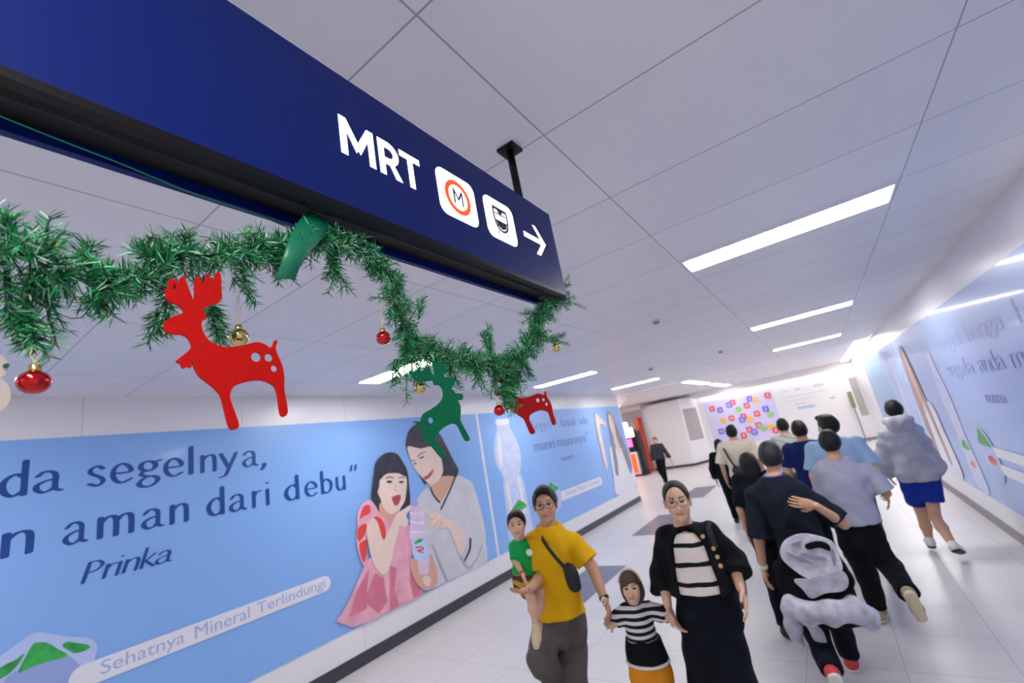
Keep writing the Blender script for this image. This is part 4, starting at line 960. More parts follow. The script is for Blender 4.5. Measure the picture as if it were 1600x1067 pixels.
        if face:
            S.cone(H+hf*.084*hk+up*.0*hk, H+hf*.104*hk-up*.034*hk, .009*hk, .0125*hk, .012)
            for g in (-1, 1):
                S.ell(H+hf*.085*hk+hs*g*.030*hk+up*.010*hk, (.017*hk, .012*hk, .010*hk), .008, ax, sub=True)
                S.ell(H+hf*.077*hk+hs*g*.030*hk+up*.008*hk, (.013*hk, .012*hk, .0085*hk), .004, ax)
                S.ell(H+hf*.070*hk+hs*g*.036*hk-up*.03*hk, (.022*hk, .016*hk, .02*hk), .02, ax)
            S.ell(H+hf*.087*hk-up*.060*hk, (.022*hk, .010*hk, .0085*hk), .008, ax)
        for g in (-1, 1): S.ell(H+hs*g*.076*hk-hf*.005*hk-up*.008*hk, (.009*hk, .019*hk, .031*hk), .006, ax)
        S.cone(J['neck']-up*.03*k, H-up*.055*hk-hf*.012*hk, .056*k*b**.5, .050*hk, .025)
        S.loft(s.clip_secs(s.torso_secs(-.004), J['hip'][2]-.09*k, s.torso_secs()[-1][0]), s.yaw, .03)
        for q in 'AB':
            S.cone(J['sh'+q], J['el'+q], .043*k*b, .038*k*b, .03); S.cone(J['el'+q], J['wr'+q], .039*k*b, .0255*k, .012)
            sg = -1 if q == 'A' else 1
            S.ell(J['sh'+q]-s.sd*sg*.02*k-up*.01*k, (.05*k*b, .044*k, .044*k), .03, (s.sd, s.fw, up)); s.hand(S, q)
            if legs:
                S.cone(J['hp'+q], J['kn'+q], .082*k*b*legs, .053*k*b*legs, .04); m_ = J['kn'+q]*.62+J['an'+q]*.38
                S.cone(J['kn'+q], m_, .052*k*b*legs, .053*k*b*legs, .02); S.cone(m_, J['an'+q], .053*k*b*legs, .036*k*legs, .03)
                t = s.toedir(q); a = J['an'+q]; S.cone(a-t*.035*k-up*.045*k, a+t*.14*k-up*.058*k, .034*k, .028*k, .03)
        sk = skin or m_sk
        def reg(C):
            r = np.zeros(len(C), int)
            if face:
                L = (C-H)/hk; f = L@hf; x = L@hs; z = L@up; fr = f > .05
                if lips: r[fr & (np.abs(x) < .024) & (np.abs(z+.061-9*x*x) < .0065)] = 1
                r[fr & (np.abs(np.abs(x)-.030) < .0125) & (np.abs(z-.009) < .0055)] = 2
                r[fr & (np.abs(np.abs(x)-.031) < .019) & (np.abs(z-.031-.06*(np.abs(x)-.031)) < .0032)] = 3
            return r
        o = link('body', S.mesh('body', s.res, reg), [sk, m_lips, m_eye, m_brow], s.root, True); return o
    def toedir(s, q): return nv(s.toe.get(q, s.fw+np.array((0, 0, 0))))
    def hair(s, style='short', m=None, res=None):
        H = s.j['head']; hk = s.hk; hf, hs, up = s.hf, s.hs, np.array((0, 0, 1.)); ax = (hs, hf, up); S = Solid()
        S.ell(H-hf*.018*hk+up*.032*hk, (.081*hk, .102*hk, .096*hk), .02, ax)
        if style == 'short':
            S.ell(H-hf*.035*hk+up*.0*hk, (.080*hk, .085*hk, .085*hk), .03, ax)
            S.ell(H+hf*.06*hk+up*.095*hk, (.055*hk, .04*hk, .028*hk), .03, ax)
            S.ell(H+hf*.085*hk-up*.055*hk, (.078*hk, .085*hk, .128*hk), .015, ax, sub=True)
            S.ell(H-hf*.03*hk-up*.145*hk, (.12*hk, .12*hk, .075*hk), .02, ax, sub=True)
        elif style == 'tied':
            S.ell(H+hf*.092*hk-up*.022*hk, (.076*hk, .085*hk, .130*hk), .012, ax, sub=True)
            S.ell(H-hf*.105*hk-up*.02*hk, (.04*hk, .045*hk, .045*hk), .02, ax)
            S.cone(H-hf*.10*hk-up*.04*hk, H-hf*.07*hk+hs*.0-up*.20*hk, .03*hk, .018*hk, .02)
        elif style == 'long':
            S.ell(H-hf*.04*hk-up*.06*hk, (.092*hk, .075*hk, .14*hk), .03, ax)
            S.ell(H+hf*.095*hk-up*.05*hk, (.066*hk, .075*hk, .105*hk), .012, ax, sub=True)
        elif style == 'bob':
            S.ell(H-hf*.03*hk-up*.05*hk, (.094*hk, .085*hk, .105*hk), .03, ax)
            S.ell(H+hf*.095*hk-up*.06*hk, (.064*hk, .075*hk, .09*hk), .012, ax, sub=True)
        S.wr = .0022
        return link('hair', S.mesh('hair', res or s.res), m or m_hr, s.root, True)
    def shirt(s, m, hem, sleeve=.72, name='shirt', inf=.014, belly=0., flare=0., top=None, ssl=.0, neck=None, wr=.0035, sleeve_r=1., long=False, res=None, bare=()):
        """hem: height of the lower edge; sleeve: how far down the upper arm (long sleeves reach the wrist)"""
        J = s.j; k = s.k; S = Solid(); up = np.array((0, 0, 1.)); b = s.build
        secs = s.torso_secs(inf, belly=belly, flare=flare); z1 = top or J['neck'][2]+.005*k
        lowz = secs[0][0]
        if hem < lowz: secs = [(hem,)+tuple(secs[0][1:])]+secs
        S.loft(s.clip_secs(secs, hem, z1), s.yaw, .02)
        for q in 'AB':
            if q in bare: continue
            sg = -1 if q == 'A' else 1; a, e, w_ = J['sh'+q], J['el'+q], J['wr'+q]
            S.ell(a-s.sd*sg*.025*k-up*.018*k, (.058*k*b+inf*.8, .052*k+inf*.8, .048*k+inf*.5), .03, (s.sd, s.fw, up))
            r0 = .046*k*b+inf*.55
            if long:
                S.cone(a-up*.012*k, e, r0, (.046*k*b+inf)*sleeve_r, .03); t = e+(w_-e)*sleeve; S.cone(e, t, (.046*k*b+inf)*sleeve_r, (.034*k+inf)*sleeve_r, .02, flat=True)
            else:
                t = a+(e-a)*sleeve; S.cone(a-up*.012*k, t, r0, (.050*k*b+inf*.75)*sleeve_r, .03, flat=True)
        S.cut((0, 0, hem), (0, 0, -1)); S.wr = wr
        return link(name, S.mesh(name, res or s.res*1.15), m, s.root, True)
    def trousers(s, m, waist=None, hem=.09, name='trousers', r=(.098, .075, .062), short=None, wr=.004, res=None, hipw=0., open_=0.):
        J = s.j; k = s.k; S = Solid(); b = s.build
        z1 = waist or J['hip'][2]+.09*k; secs = s.torso_secs(.012+hipw)
        S.loft(s.clip_secs(secs, J['hip'][2]-.115*k, z1), s.yaw, .03)
        for q in 'AB':
            hp, kn, an = J['hp'+q], J['kn'+q], J['an'+q]
            if short is None:
                S.cone(hp, kn, r[0]*k*b, r[1]*k*b, .03); d = an-kn; L = np.linalg.norm(d); t = kn+d*(1-(hem-.085)*k/L*.9 if L else 1)
                S.cone(kn, t, r[1]*k*b, r[2]*k*b, .02, flat=True)
            else:
                t = hp+(kn-hp)*short; S.cone(hp, t, r[0]*k*b, r[1]*k*b, .03, flat=True)
        S.wr = wr
        return link(name, S.mesh(name, res or s.res*1.15), m, s.root, True)
    def shoes(s, m, sole=None, sc=1., ms=None):
        k = s.k*sc; up = np.array((0, 0, 1.))
        for q in 'AB':
            a = s.j['an'+q]; t = s.toedir(q); sh = nv(s.j['kn'+q]-a); pn = nv(sh-t*(sh@t)) if abs(sh@t) < .95 else up
            side = np.cross(t, pn); S = Solid()
            h0 = a-pn*.085*k
            S.cone(h0-t*.045*k+pn*.045*k, h0+t*.09*k+pn*.04*k, .040*k, .040*k, .02); S.cone(h0+t*.09*k+pn*.04*k, h0+t*.155*k+pn*.034*k, .040*k, .030*k, .03)
            S.cone(h0-t*.03*k+pn*.06*k, a+pn*.0, .040*k, .043*k, .03)
            S.cut(h0+pn*.012*k, -pn)
            o = link('shoe', S.mesh('shoe', .0055 if s.res < .008 else s.res), m, s.root, True)
            if sole is not None:
                S = Solid(); S.cone(h0-t*.045*k+pn*.03*k, h0+t*.15*k+pn*.03*k, .044*k, .038*k, .02); S.cut(h0+pn*.022*k, pn); S.cut(h0, -pn)
                sub('sole', S.mesh('sole', .0055 if s.res < .008 else s.res), sole, o, True)
    def walk(s, front='A', stride=.30, lift=.10):
        """one leg forward, flat on the floor; the other behind on its toe"""
        k = s.k; P = s.P; back = 'B' if front == 'A' else 'A'
        for q, f in ((front, 1), (back, -1)):
            sg = -1 if q == 'A' else 1
            if f > 0:
                s.j['kn'+q] = P(sg*.09, stride*.62, .49); s.j['an'+q] = P(sg*.09, stride, .085)
            else:
                s.j['kn'+q] = P(sg*.095, stride*.05, .47); s.j['an'+q] = P(sg*.10, -stride*1.15, .085+lift); s.toe[q] = s.fw*.75+np.array((0, 0, -.75*min(1., lift*6)))
        return s
def strap_tube(pts, hw, th, m, name, parent, n=6):
    """a flat strap along points; it is as wide as 2*hw across the run"""
    P = [Vector(p) for p in smooth_path([tuple(p) for p in pts], n)]; b = MB(); vs = []
    for i, p in enumerate(P):
        t = (P[min(i+1, len(P)-1)]-P[max(i-1, 0)]).normalized(); nn = Vector((0, 0, 1)); sd_ = t.cross(Vector((0, 1, 0)))
        sd_ = sd_.normalized() if sd_.length > .05 else Vector((1, 0, 0)); dn = t.cross(sd_).normalized()
        vs += [p-sd_*hw-dn*th, p+sd_*hw-dn*th, p+sd_*hw+dn*th, p-sd_*hw+dn*th]
    fs = [(i*4+k, i*4+(k+1) % 4, (i+1)*4+(k+1) % 4, (i+1)*4+k) for i in range(len(P)-1) for k in range(4)]+[(3, 2, 1, 0), tuple(4*(len(P)-1)+k for k in range(4))]
    b.add(vs, fs); return b.obj(name, m, parent)
def at_head(px, py, y): return float(ony(px, py, y)[0])
def glasses(p, r=.026):
    hk = p.hk; H = p.j['head']; b = MB(); up = np.array((0, 0, 1.))
    for g in (-1, 1):
        c = H+p.hf*.102*hk+p.hs*g*.033*hk+up*.004*hk
        b.tube([c+p.hs*r*math.cos(a)*hk*1.05+up*r*.8*math.sin(a)*hk for a in np.linspace(0, 6.283, 20)], .0017, 6, False)
        b.tube([c+p.hs*g*r*hk, H+p.hs*g*.084*hk+p.hf*.04*hk+up*.008*hk, H+p.hs*g*.085*hk-p.hf*.01*hk+up*.01*hk], .0014, 6)
    b.tube([H+p.hf*.108*hk+p.hs*g*.008*hk+up*.01*hk for g in (-1, 1)], .0014, 6)
    b.obj('glasses', mat('glasses_frame', '2a2426', .4), p.root)
m_kh = cloth('trousers_taupe', '5a5351'); m_blk = cloth('fabric_black', '06090f'); m_nvy = cloth('fabric_navy_black', '070c17')
m_sole = mat('sole_white', 'dcd8d2', .6); m_shw = mat('shoe_white', 'dedbd8', .6); m_shb = mat('shoe_black', '17181b', .5)
# --- man in the yellow shirt, walking towards the camera with a toddler on his arm
Y = 2.7
p = Person(1.69, at_head(853, 790, Y), Y, -1, 'man in a yellow shirt carrying a toddler and holding a girl by the hand', res=.005, turn=.38, head_turn=.1)
p.walk('B', .22, .14)
p.px(head=(852, 788, -.03), neck=(856, 821, .0), shA=(832, 842, 0), shB=(897, 845, 0), elB=(925, 886, .0), wrB=(945, 937, -.06), elA=(844, 900, -.02), wrA=(830, 919, -.27), hip=(874, 972, .02), hpA=(856, 985, .02), hpB=(891, 985, .02), knA=(846, 1032, -.16), knB=(899, 1078, -.06))
p.j['anA'] = p.P(-.09, -.30, .24)
p.hand_dir['B'] = ony(957, 968, Y-.09)-p.j['wrB']; p.hand_dir['A'] = np.array((-.1, -.6, .05)); p.palm['A'] = np.array((0, 0, 1.)); p.curl['B'] = .6
p.body(m_sk); p.hair('short'); glasses(p)
z = float(ony(873, 962, Y)[2])
p.shirt(cloth('shirt_yellow', 'e0ab08', rough=.75), z, .78, inf=.022, sleeve_r=1.2, wr=.005)
b = MB(); c = p.j['neck']; b.tube([c+np.array((.068*math.cos(a), -.012+.062*math.sin(a), .004+.018*math.sin(a))) for a in np.linspace(0, 6.283, 26)], .009, 8, False); b.obj('collar', cloth('shirt_yellow_rib', 'c99708'), p.root, True)
p.trousers(m_kh, waist=z+.05, r=(.105, .085, .075), wr=.006); p.shoes(m_shb, m_sole)
w_ = p.j['wrB']; b = MB(); d = nv(w_-p.j['elB']); b.lathe(w_-d*.012, [(.026, -.009), (.0305, -.008), (.0305, .008), (.026, .009)], 20, d); o = b.obj('watch_strap', m_shb, p.root)
b = MB(); b.lathe(w_-d*.012+p.fw*.03, [(.017, 0), (.017, .006), (.014, .008)], 18, p.fw); b.obj('watch_face', m_shw, p.root)
yman = p
m_bag = mat('bag_black', '101217', .55, bump=.1, bscale=200)
bg = empty('crossbody_bag', ony(893, 902, Y-.13), 'small black crossbody bag on a strap across the yellow shirt', 'bag')
pts = [ony(u, v, Y+dy) for u, v, dy in ((838, 823, .07), (842, 830, -.04), (848, 843, -.125), (858, 858, -.152), (870, 873, -.158), (882, 886, -.15), (890, 896, -.135))]
strap_tube(pts, .012, .002, m_bag, 'strap', bg)
S = Solid(); c = ony(894, 902, Y-.125); S.cone(c+np.array((-.015, 0, .05)), c+np.array((.012, .0, -.05)), .034, .036, .01); S.ell(c, (.045, .035, .075), .02); S.wr = .002
link('pouch', S.mesh('pouch', .005), m_bag, bg, True)
# --- toddler on his arm
p = Person(.84, at_head(808, 818, Y-.13), Y-.13, -1, 'toddler in a green shirt carried on the arm of the man in yellow', res=.0042, sw=1.1, turn=.3, head_turn=.25, base_z=float(ony(822, 905, Y-.13)[2])-.95*.84/1.7)
p.px(head=(807, 819, -.03), neck=(813, 843, 0), shA=(803, 852, .0), shB=(828, 850, .02), elA=(806, 878, -.04), wrA=(817, 897, -.09), elB=(836, 858, .05), wrB=(846, 846, .12), hip=(823, 903, .0), hpA=(816, 906, 0), hpB=(831, 906, .02), knA=(829, 933, -.12), anA=(838, 978, -.10), knB=(845, 925, -.02), anB=(847, 975, .02))
p.hand_dir['B'] = np.array((.3, .7, -.2)); p.toe['A'] = np.array((.25, -.8, -.5)); p.toe['B'] = np.array((.25, -.8, -.5))
p.body(m_sk2, legs=1.); p.hair('short')
z = float(ony(820, 903, Y-.13)[2])
gr = cloth('shirt_green', '18a24a', rough=.75)
p.shirt(gr, z, .8, inf=.014, sleeve_r=1.1, wr=.003)
c = ony(827, 863, Y-.245); b = MB(); b.lathe(c, [(.02, 0), (.02, .002), (.018, .003)], 20, (0.15, -1, .1)); b.obj('shirt_patch', m_shw, p.root)
p.trousers(stripes('shorts_patterned', 0, .05, .5, 'b98a2c', '4a3524'), waist=z+.03, short=.75, r=(.12, .10, .08), wr=.003)
p.shoes(mat('shoe_beige', 'cbb894', .7), m_sole, 1.25)
b = MB(); c = p.j['wrA']; d = nv(c-p.j['elA']); b.lathe(c-d*.01, [(.014, -.006), (.0175, -.005), (.0175, .005), (.014, .006)], 16, d); b.obj('red_bracelet', mat('band_red', 'c0302a', .5), p.root)
# --- girl in the striped sweater between the two adults
YG = 2.72
p = Person(1.09, at_head(987, 917, YG), YG, -1, 'small girl in a striped sweater and orange leggings, holding two adults by the hand', res=.0045, turn=.3)
p.walk('A', .12, .10)
p.px(head=(986, 916, -.02), neck=(991, 943, 0), shA=(976, 951, 0), shB=(1014, 948, 0), elA=(967, 964, -.02), wrA=(961, 975, -.06), elB=(1032, 958, -.0), wrB=(1043, 964, -.04))
p.hand_dir['A'] = ony(953, 975, YG-.08)-p.j['wrA']; p.hand_dir['B'] = ony(1053, 966, YG-.04)-p.j['wrB']; p.curl = {'A': .6, 'B': .6}
p.body(m_sk2); p.hair('bob', m_hrb)
z = float(ony(1000, 1006, YG)[2])
p.shirt(stripes('sweater_striped', .02, .036, .52, 'd8d4d2', '17181e'), z, .95, inf=.013, long=True, wr=.002, top=p.j['neck'][2]+.012)
S = Solid(); hx, hy, hz = p.j['hip']; zt, zb = z+.04, float(ony(1004, 1031, YG)[2])
S.loft([(zb, hx, hy, .122, .10), ((zt+zb)/2, hx, hy, .116, .095), (zt, hx, hy, .108, .088)]); S.wr = .004
link('skirt', S.mesh('skirt', .0055), m_blk, p.root, True)
b = MB(); b.tube([(hx+.122*math.cos(a), hy+.10*math.sin(a), zb+.004) for a in np.linspace(0, 6.283, 40)], .009, 8, False); b.obj('skirt_hem', m_shw, p.root, True)
p.trousers(cloth('leggings_orange', 'd98a1e'), waist=zb+.06, r=(.098, .07, .052), wr=.003); p.shoes(mat('shoe_pink', 'c7707e', .6), m_sole, 1.15)
b = MB(); H = p.j['head']; hb = np.array((0, 0, 1.)); b.tube([H+p.hs*.088*p.hk*math.cos(a)+p.hf*.02*p.hk+hb*(.03+.105*math.sin(a))*p.hk for a in np.linspace(.1, 3.04, 16)], .006, 6); b.obj('hairband', mat('band_cream', 'cdb9a2', .6), p.root, True)
# --- woman in the black cardigan
YW_ = 2.8
p = Person(1.6, at_head(1057, 783, YW_), YW_, -1, 'woman in a black cardigan over a cream and black striped top', res=.005, turn=.15, head_turn=.12)
p.walk('B', .20, .10)
p.px(head=(1058, 783, -.03), neck=(1068, 820, 0), shA=(1040, 836, 0), shB=(1106, 829, 0), elA=(1036, 902, .02), wrA=(1043, 944, -.06), elB=(1143, 874, .05), wrB=(1157, 918, -.06), hip=(1106, 945, 0), hpA=(1090, 960, 0), hpB=(1122, 958, 0))
p.hand_dir['A'] = ony(1052, 968, YW_-.1)-p.j['wrA']; p.hand_dir['B'] = ony(1166, 945, YW_-.08)-p.j['wrB']; p.curl['A'] = .6
p.body(m_sk2); p.hair('tied'); glasses(p, .028)
z = float(ony(1093, 908, YW_)[2])
zs = float(ony(1076, 830, YW_-.1)[2])
p.shirt(stripes('knit_striped', z+.012, .098, .24, 'e2d6cc', '15161c', .0), z-.03, .5, name='knit_top', inf=.014, belly=.05, wr=.003, bare='AB', top=p.j['neck'][2]-.03)
def open_cardigan(p, hem):
    J = p.j; k = p.k; S = Solid(); up = np.array((0, 0, 1.)); inf = .03
    S.loft(p.clip_secs([(hem-.01,)+tuple(p.torso_secs(inf)[0][1:])]+p.torso_secs(inf, belly=.05, flare=.015), hem, J['neck'][2]+.005), p.yaw, .02)
    for q in 'AB':
        sg = -1 if q == 'A' else 1; a, e, w_ = J['sh'+q], J['el'+q], J['wr'+q]
        S.ell(a-p.sd*sg*.02*k-up*.012*k, (.055*k+inf*.6, .05*k+inf*.6, .046*k+inf*.4), .03, (p.sd, p.fw, up))
        S.cone(a-up*.012*k, e, .048*k+inf*.5, .056*k+inf*.8, .03); S.cone(e, e+(w_-e)*.55, .056*k+inf*.8, .062*k+inf*.9, .02, flat=True)
    mid = (J['neck']+J['hip'])/2
    S.ell(mid+p.fw*.17*k-up*.09*k, (.118*k, .16*k, .38*k), .012, (p.sd, p.fw, up), sub=True); S.wr = .005
    return link('cardigan', S.mesh('cardigan', .0055), m_blk, p.root, True)
open_cardigan(p, z-.04)
p.trousers(m_nvy, waist=z+.02, r=(.115, .108, .105), wr=.006, hem=.06); p.shoes(m_shb, None)
for u, v in ((1098, 838), (1115, 857), (1121, 870), (1126, 884)):
    c = ony(u, v, YW_-.165); b = MB(); b.lathe(c, [(.011, 0), (.011, .004), (.007, .006)], 14, (0.1, -1, .15)); b.obj('cardigan_button', mat('button_tan', 'c2a06a', .35), p.root)
sb = empty('shoulder_bag', ony(1135, 885, YW_+.12), 'black shoulder bag hanging behind the arm of the woman in the cardigan', 'bag')
strap_tube([ony(u, v, YW_+dy) for u, v, dy in ((1140, 900, .16), (1128, 860, .13), (1112, 824, .05), (1106, 818, -.03), (1110, 835, -.11), (1118, 855, -.10))], .014, .003, m_bag, 'strap', sb)
S = Solid(); c = ony(1150, 915, YW_+.18); S.ell(c, (.05, .11, .12), .02); S.wr = .003; link('pouch', S.mesh('pouch', .007), m_bag, sb, True)
# --- man in the dark shirt seen from behind, a jacket tied round his waist
YD = 4.1
p = Person(1.66, at_head(1204, 712, YD), YD, 1, 'man in a dark shirt from behind, white printed jacket tied round his waist', res=.006, sw=1.12)
p.walk('B', .18, .16)
p.px(head=(1205, 713, .02), neck=(1209, 744, 0), shA=(1176, 768, 0), shB=(1254, 766, 0), elA=(1186, 845, -.02), wrA=(1193, 888, .02), elB=(1318, 818, -.03), wrB=(1275, 790, -.20), hip=(1268, 885, 0), hpA=(1254, 900, 0), hpB=(1284, 900, 0), knA=(1275, 990, -.10), anA=(1300, 1050, -.36))
p.toe['A'] = np.array((.0, .5, -.85)); p.hand_dir['B'] = np.array((-.8, -.1, .25)); p.palm['B'] = np.array((0, 1., .1)); p.curl['B'] = .2
p.body(m_sk, face=False); p.hair('short', mat('hair_black_cap', '0d0c0f', .42, bump=.6, bscale=140))
z = float(ony(1265, 880, YD)[2]); m_ds = cloth('shirt_ink', '141a27', rough=.8)
p.shirt(m_ds, z, .92, inf=.022, sleeve_r=1.2, wr=.005)
b = MB(); c = p.j['neck']; b.tube([c+np.array((.070*math.cos(a), .064*math.sin(a), .008+.01*math.sin(a))) for a in np.linspace(0, 6.283, 26)], .011, 8, False); b.obj('lanyard', cloth('lanyard_blue', '2743a6'), p.root, True)
p.trousers(m_nvy, waist=z+.04, r=(.105, .08, .07), wr=.005); p.shoes(mat('shoe_red', 'c23a3c', .6), m_sole)
w_ = p.j['wrA']; d = nv(w_-p.j['elA']); b = MB(); b.lathe(w_-d*.015, [(.027, -.012), (.032, -.011), (.032, .011), (.027, .012)], 20, d); b.obj('watch', m_shw, p.root)
# the jacket tied round the waist: black wrap, hanging back panel, print, sleeves
hip = p.j['hip']; S = Solid(); up = np.array((0, 0, 1.))
S.loft([(hip[2]-.20, hip[0], hip[1], .215, .175), (hip[2]-.02, hip[0], hip[1], .215, .18), (hip[2]+.09, hip[0], hip[1], .195, .155)], 0, .02)
cb = ony(1270, 905, YD-.20); S.ell(cb, (.235, .055, .24), .05); c2 = ony(1292, 955, YD-.22); S.ell(c2, (.27, .06, .11), .05); S.wr = .008
jk = link('tied_jacket', S.mesh('tied_jacket', .008), m_blk, p.root, True)
m_pr = mat('print_white', 'c9c8d2', .8, bump=.3, bscale=40, vary=.2, vscale=25); m_gy = mat('jacket_grey', 'b4b3bf', .8, bump=.3, bscale=30, vary=.25, vscale=14)
def patch(name, pts, dy, m, th=.012, par=None):
    q = [ony(u, v, YD+dy) for u, v in smooth_path(pts, 5, True)]; n = len(q); b = MB()
    V2, F2 = union2d([[(a[0], a[2]) for a in q]]); n = len(V2)
    zc = np.mean([v[1] for v in V2]); yb = YD+dy
    b.add([(x, yb-th, z_) for x, z_ in V2]+[(x, yb+th, z_) for x, z_ in V2], [tuple(f) for f in F2]+[tuple(i+n for i in f[::-1]) for f in F2])
    cnt = {}
    for f in F2:
        for i in range(len(f)):
            e = (f[i], f[(i+1) % len(f)])
            if (e[1], e[0]) in cnt: del cnt[(e[1], e[0])]
            else: cnt[e] = 1
    o0 = 0
    for a, c in cnt: b.f.append([c, a, a+n, c+n]); b.mi.append(0)
    o = b.obj(name, m, par or jk)
    return o
patch('print', [(1219, 858), (1228, 843), (1252, 834), (1280, 838), (1302, 848), (1312, 870), (1316, 890), (1300, 898), (1278, 906), (1256, 900), (1236, 886), (1222, 872)], -.262, m_pr)
patch('print_mark', [(1258, 851), (1278, 845), (1294, 850), (1297, 860), (1280, 855), (1264, 858)], -.275, m_blk)
m_g2 = cloth('print_smudge', '8f8e9c')
for q in ([(1228, 862), (1250, 876), (1270, 880), (1250, 870)], [(1250, 864), (1272, 874), (1292, 872), (1270, 866)], [(1300, 856), (1306, 872), (1304, 884), (1299, 870)], [(1236, 850), (1252, 844), (1246, 854)]): patch('print_mark', q, -.274, m_g2)
patch('print_band', [(1241, 906), (1262, 904), (1290, 896), (1316, 893), (1326, 908), (1318, 922), (1290, 926), (1268, 934), (1254, 920)], -.27, m_gy)
S = Solid(); pts = [ony(u, v, YD+dy) for u, v, dy in ((1238, 946, -.24), (1262, 958, -.27), (1300, 957, -.28), (1335, 952, -.26), (1358, 966, -.22))]
for a, c in zip(pts[:-1], pts[1:]): S.cone(a, c, .072, .068, .04)
S.wr = .008; link('rolled_hem', S.mesh('rolled_hem', .008), m_gy, p.root, True)
S = Solid(); pts = [ony(u, v, YD+dy) for u, v, dy in ((1234, 952, -.22), (1238, 975, -.21), (1249, 1003, -.2))]
for a, c in zip(pts[:-1], pts[1:]): S.cone(a, c, .058, .036, .03)
S.wr = .006; link('sleeve', S.mesh('sleeve', .008), m_gy, p.root, True)
S = Solid(); pts = [ony(u, v, YD+dy) for u, v, dy in ((1271, 978, -.23), (1280, 995, -.22), (1293, 1013, -.22))]
for a, c in zip(pts[:-1], pts[1:]): S.cone(a, c, .04, .02, .03)
S.wr = .005; link('sleeve', S.mesh('sleeve', .008), m_gy, p.root, True)
# --- man in the grey shirt, beside him
YG2 = 5.0
p = Person(1.66, at_head(1296, 690, YG2), YG2, 1, 'man in a loose grey shirt and black trousers seen from behind', res=.0065, sw=1.1)
p.walk('A', .20, .16)
p.px(head=(1297, 692, .02), neck=(1304, 718, 0), shA=(1286, 732, 0), shB=(1356, 735, 0), elB=(1384, 770, -.02), wrB=(1384, 768, .24), elA=(1284, 790, .0), wrA=(1290, 800, .2), hip=(1345, 838, 0), hpA=(1334, 850, 0), hpB=(1356, 848, 0), knA=(1357, 905, .15), anA=(1372, 952, .12), knB=(1392, 885, -.05), anB=(1420, 928, -.42))
p.toe['A'] = np.array((.15, 1., 0)); p.toe['B'] = np.array((.12, .35, -.9)); p.curl = {'A': .6, 'B': .6}
p.body(m_sk, face=False); p.hair('short')
z = float(ony(1340, 817, YG2)[2])
p.shirt(cloth('shirt_grey', 'a4a4b6', rough=.85), z, .95, inf=.040, sleeve_r=1.05, wr=.006)
p.trousers(m_blk, waist=z+.05, r=(.11, .085, .072), wr=.005); p.shoes(mat('shoe_khaki', '9d8f72', .7), mat('sole_cream', 'd6c6a6', .6))
# --- the person nearly hidden in front of the dark shirt
p = Person(1.62, at_head(1171, 724, 4.75), 4.75, 1, 'person with black hair mostly hidden behind the man in the dark shirt', res=.009, sw=.82)
p.px(head=(1171, 726, .02)); p.j['neck'] = p.j['head']-np.array((0, .02, .13*p.k))
p.body(m_sk, face=False); p.hair('long'); p.shirt(m_nvy, .92, .9, inf=.02); p.trousers(m_nvy); p.shoes(m_shb)
# --- man in navy
p = Person(1.70, at_head(1249, 671, 6.5), 6.5, 1, 'man in a navy blue T-shirt seen from behind, beyond the dark shirt', res=.008, sw=1.05)
p.walk('A', .2); p.body(m_sk, face=False); p.hair('short'); p.shirt(cloth('shirt_navy', '14235a'), .90, .8, inf=.024, sleeve_r=1.15); p.trousers(m_nvy); p.shoes(m_shb, m_sole)
# --- man in light blue, looking left
p = Person(1.74, at_head(1290, 658, 5.8), 5.8, 1, 'man in a light blue shirt turning his head to the left, behind the grey shirt', res=.008, head_turn=.7, sw=1.1)
p.walk('B', .2); p.body(m_sk2); p.hair('short'); p.shirt(cloth('shirt_sky', '9db9d6'), .88, .8, inf=.03, sleeve_r=1.15); p.trousers(m_kh); p.shoes(m_shw, m_sole)
# --- man in a pale striped shirt further on
p = Person(1.70, at_head(1222, 662, 8.2), 8.2, 1, 'man in a pale grey-green striped shirt, the small head left of the navy T-shirt', res=.009)
p.walk('A', .2); p.body(m_sk, face=False); p.hair('short'); p.shirt(stripes('shirt_pale_striped', 0, .09, .3, 'b9bcb4', '9a9f98', .4), .88, .75, inf=.025); p.trousers(m_kh); p.shoes(m_shb)
# --- man in beige with a crossbody bag
YB2 = 8.1
p = Person(1.735, at_head(1143, 675, YB2), YB2, 1, 'man in a loose beige T-shirt with a black bag across his back', res=.008, sw=1.15)
p.walk('B', .16, .05); p.body(m_sk, face=False); p.hair('short'); p.shirt(cloth('shirt_beige', 'd3c5b2'), .90, .95, inf=.04, sleeve_r=1.3); p.trousers(m_nvy, r=(.12, .11, .105)); p.shoes(m_shb, m_sole)
bg = empty('sling_bag', ony(1166, 737, YB2-.2), 'black sling bag slung across the back of the beige T-shirt', 'bag')
strap_tube([ony(u, v, YB2+dy) for u, v, dy in ((1128, 693, .04), (1129, 697, -.08), (1136, 711, -.18), (1146, 726, -.195), (1154, 735, -.19))], .014, .004, m_bag, 'strap', bg)
S = Solid(); S.cone(ony(1152, 735, YB2-.19), ony(1180, 742, YB2-.19), .075, .085, .03); S.wr = .004; link('pouch', S.mesh('pouch', .01), m_bag, bg, True)
# --- small figure in black left of him
p = Person(1.50, at_head(1123, 696, 9.0), 9.0, 1, 'shorter person in black clothes walking left of the beige T-shirt', res=.009)
p.walk('A', .15); p.body(m_sk, face=False); p.hair('long'); p.shirt(m_blk, .80, .9, inf=.03, long=True); p.trousers(m_blk); p.shoes(m_shb)
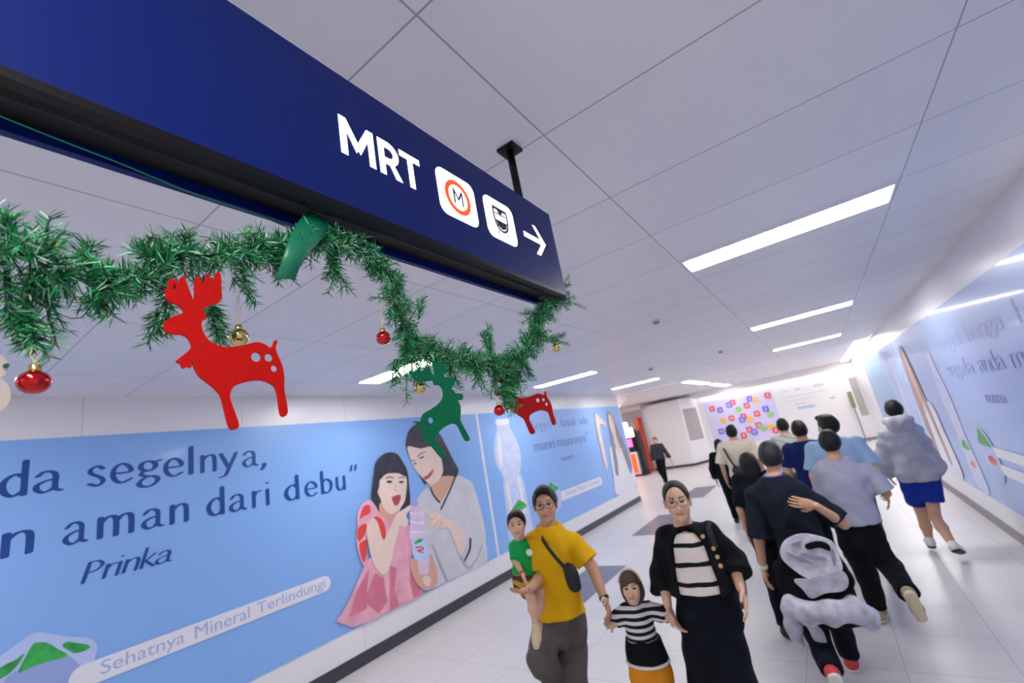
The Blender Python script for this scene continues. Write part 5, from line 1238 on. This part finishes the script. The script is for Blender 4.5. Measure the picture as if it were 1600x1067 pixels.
# --- man in the pale hoodie and blue shorts
YH = 6.95
p = Person(1.72, at_head(1396, 641, YH), YH, 1, 'man in a pale grey hoodie and blue shorts walking along the right wall', res=.007, sw=1.15)
p.walk('A', .28, .1)
p.px(head=(1397, 641, .02), shA=(1384, 680, 0), shB=(1440, 686, 0), elA=(1381, 722, .06), wrA=(1388, 740, .2), elB=(1458, 728, .03), wrB=(1452, 742, .18), knB=(1461, 808, .0), anB=(1488, 850, -.22), knA=(1443, 810, .22), anA=(1452, 842, .18))
p.toe['B'] = np.array((.3, .9, -.35)); p.body(m_sk, face=False, legs=1.); p.hair('short')
z = float(ony(1425, 752, YH)[2]); m_hood = cloth('hoodie_grey', 'a8a8b3', vary=.14, vscale=7, bump=.35, bscale=18)
p.shirt(m_hood, z, .9, name='hoodie', inf=.045, long=True, wr=.007, sleeve_r=1.2)
S = Solid(); c = p.j['neck']+np.array((0, -.10, -.02)); S.ell(c, (.13, .075, .12), .02); S.cone(c+np.array((-.1, .06, .05)), c+np.array((.1, .06, .05)), .05, .05, .04); S.wr = .006; link('hood', S.mesh('hood', .008), m_hood, p.root, True)
p.trousers(cloth('shorts_blue', '16308f'), waist=z+.06, short=.66, r=(.11, .105, .09), hipw=.02); p.shoes(m_shw, m_shb)
# --- woman in a dark jacket coming from the far hall
p = Person(1.56, at_head(1024, 689, 15.3), 15.3, -1, 'person in a dark jacket walking towards the camera far down the corridor', res=.012)
p.walk('B', .22, .08); p.px(elB=(1044, 712, .0), wrB=(1051, 724, -.05)); p.body(m_sk2, lips=False); p.hair('short', m_hrb); p.shirt(cloth('jacket_slate', '3a3d48'), .82, .95, name='jacket', inf=.03, long=True); p.trousers(m_nvy); p.shoes(m_shb, m_sole)
# ------------------------------------------------------------------ tidy up: put the origin of one-piece things at their own base
for o in list(COL.objects):
    if o.type == 'MESH' and o.parent is None and not o.children and o.get('kind') != 'structure':
        me = o.data; n = len(me.vertices); co = np.empty(n*3, np.float32); me.vertices.foreach_get('co', co); co = co.reshape(-1, 3)
        c = np.array(((co[:, 0].min()+co[:, 0].max())/2, (co[:, 1].min()+co[:, 1].max())/2, co[:, 2].min()), np.float32)
        me.vertices.foreach_set('co', (co-c).ravel()); me.update(); o.location = tuple(map(float, c))
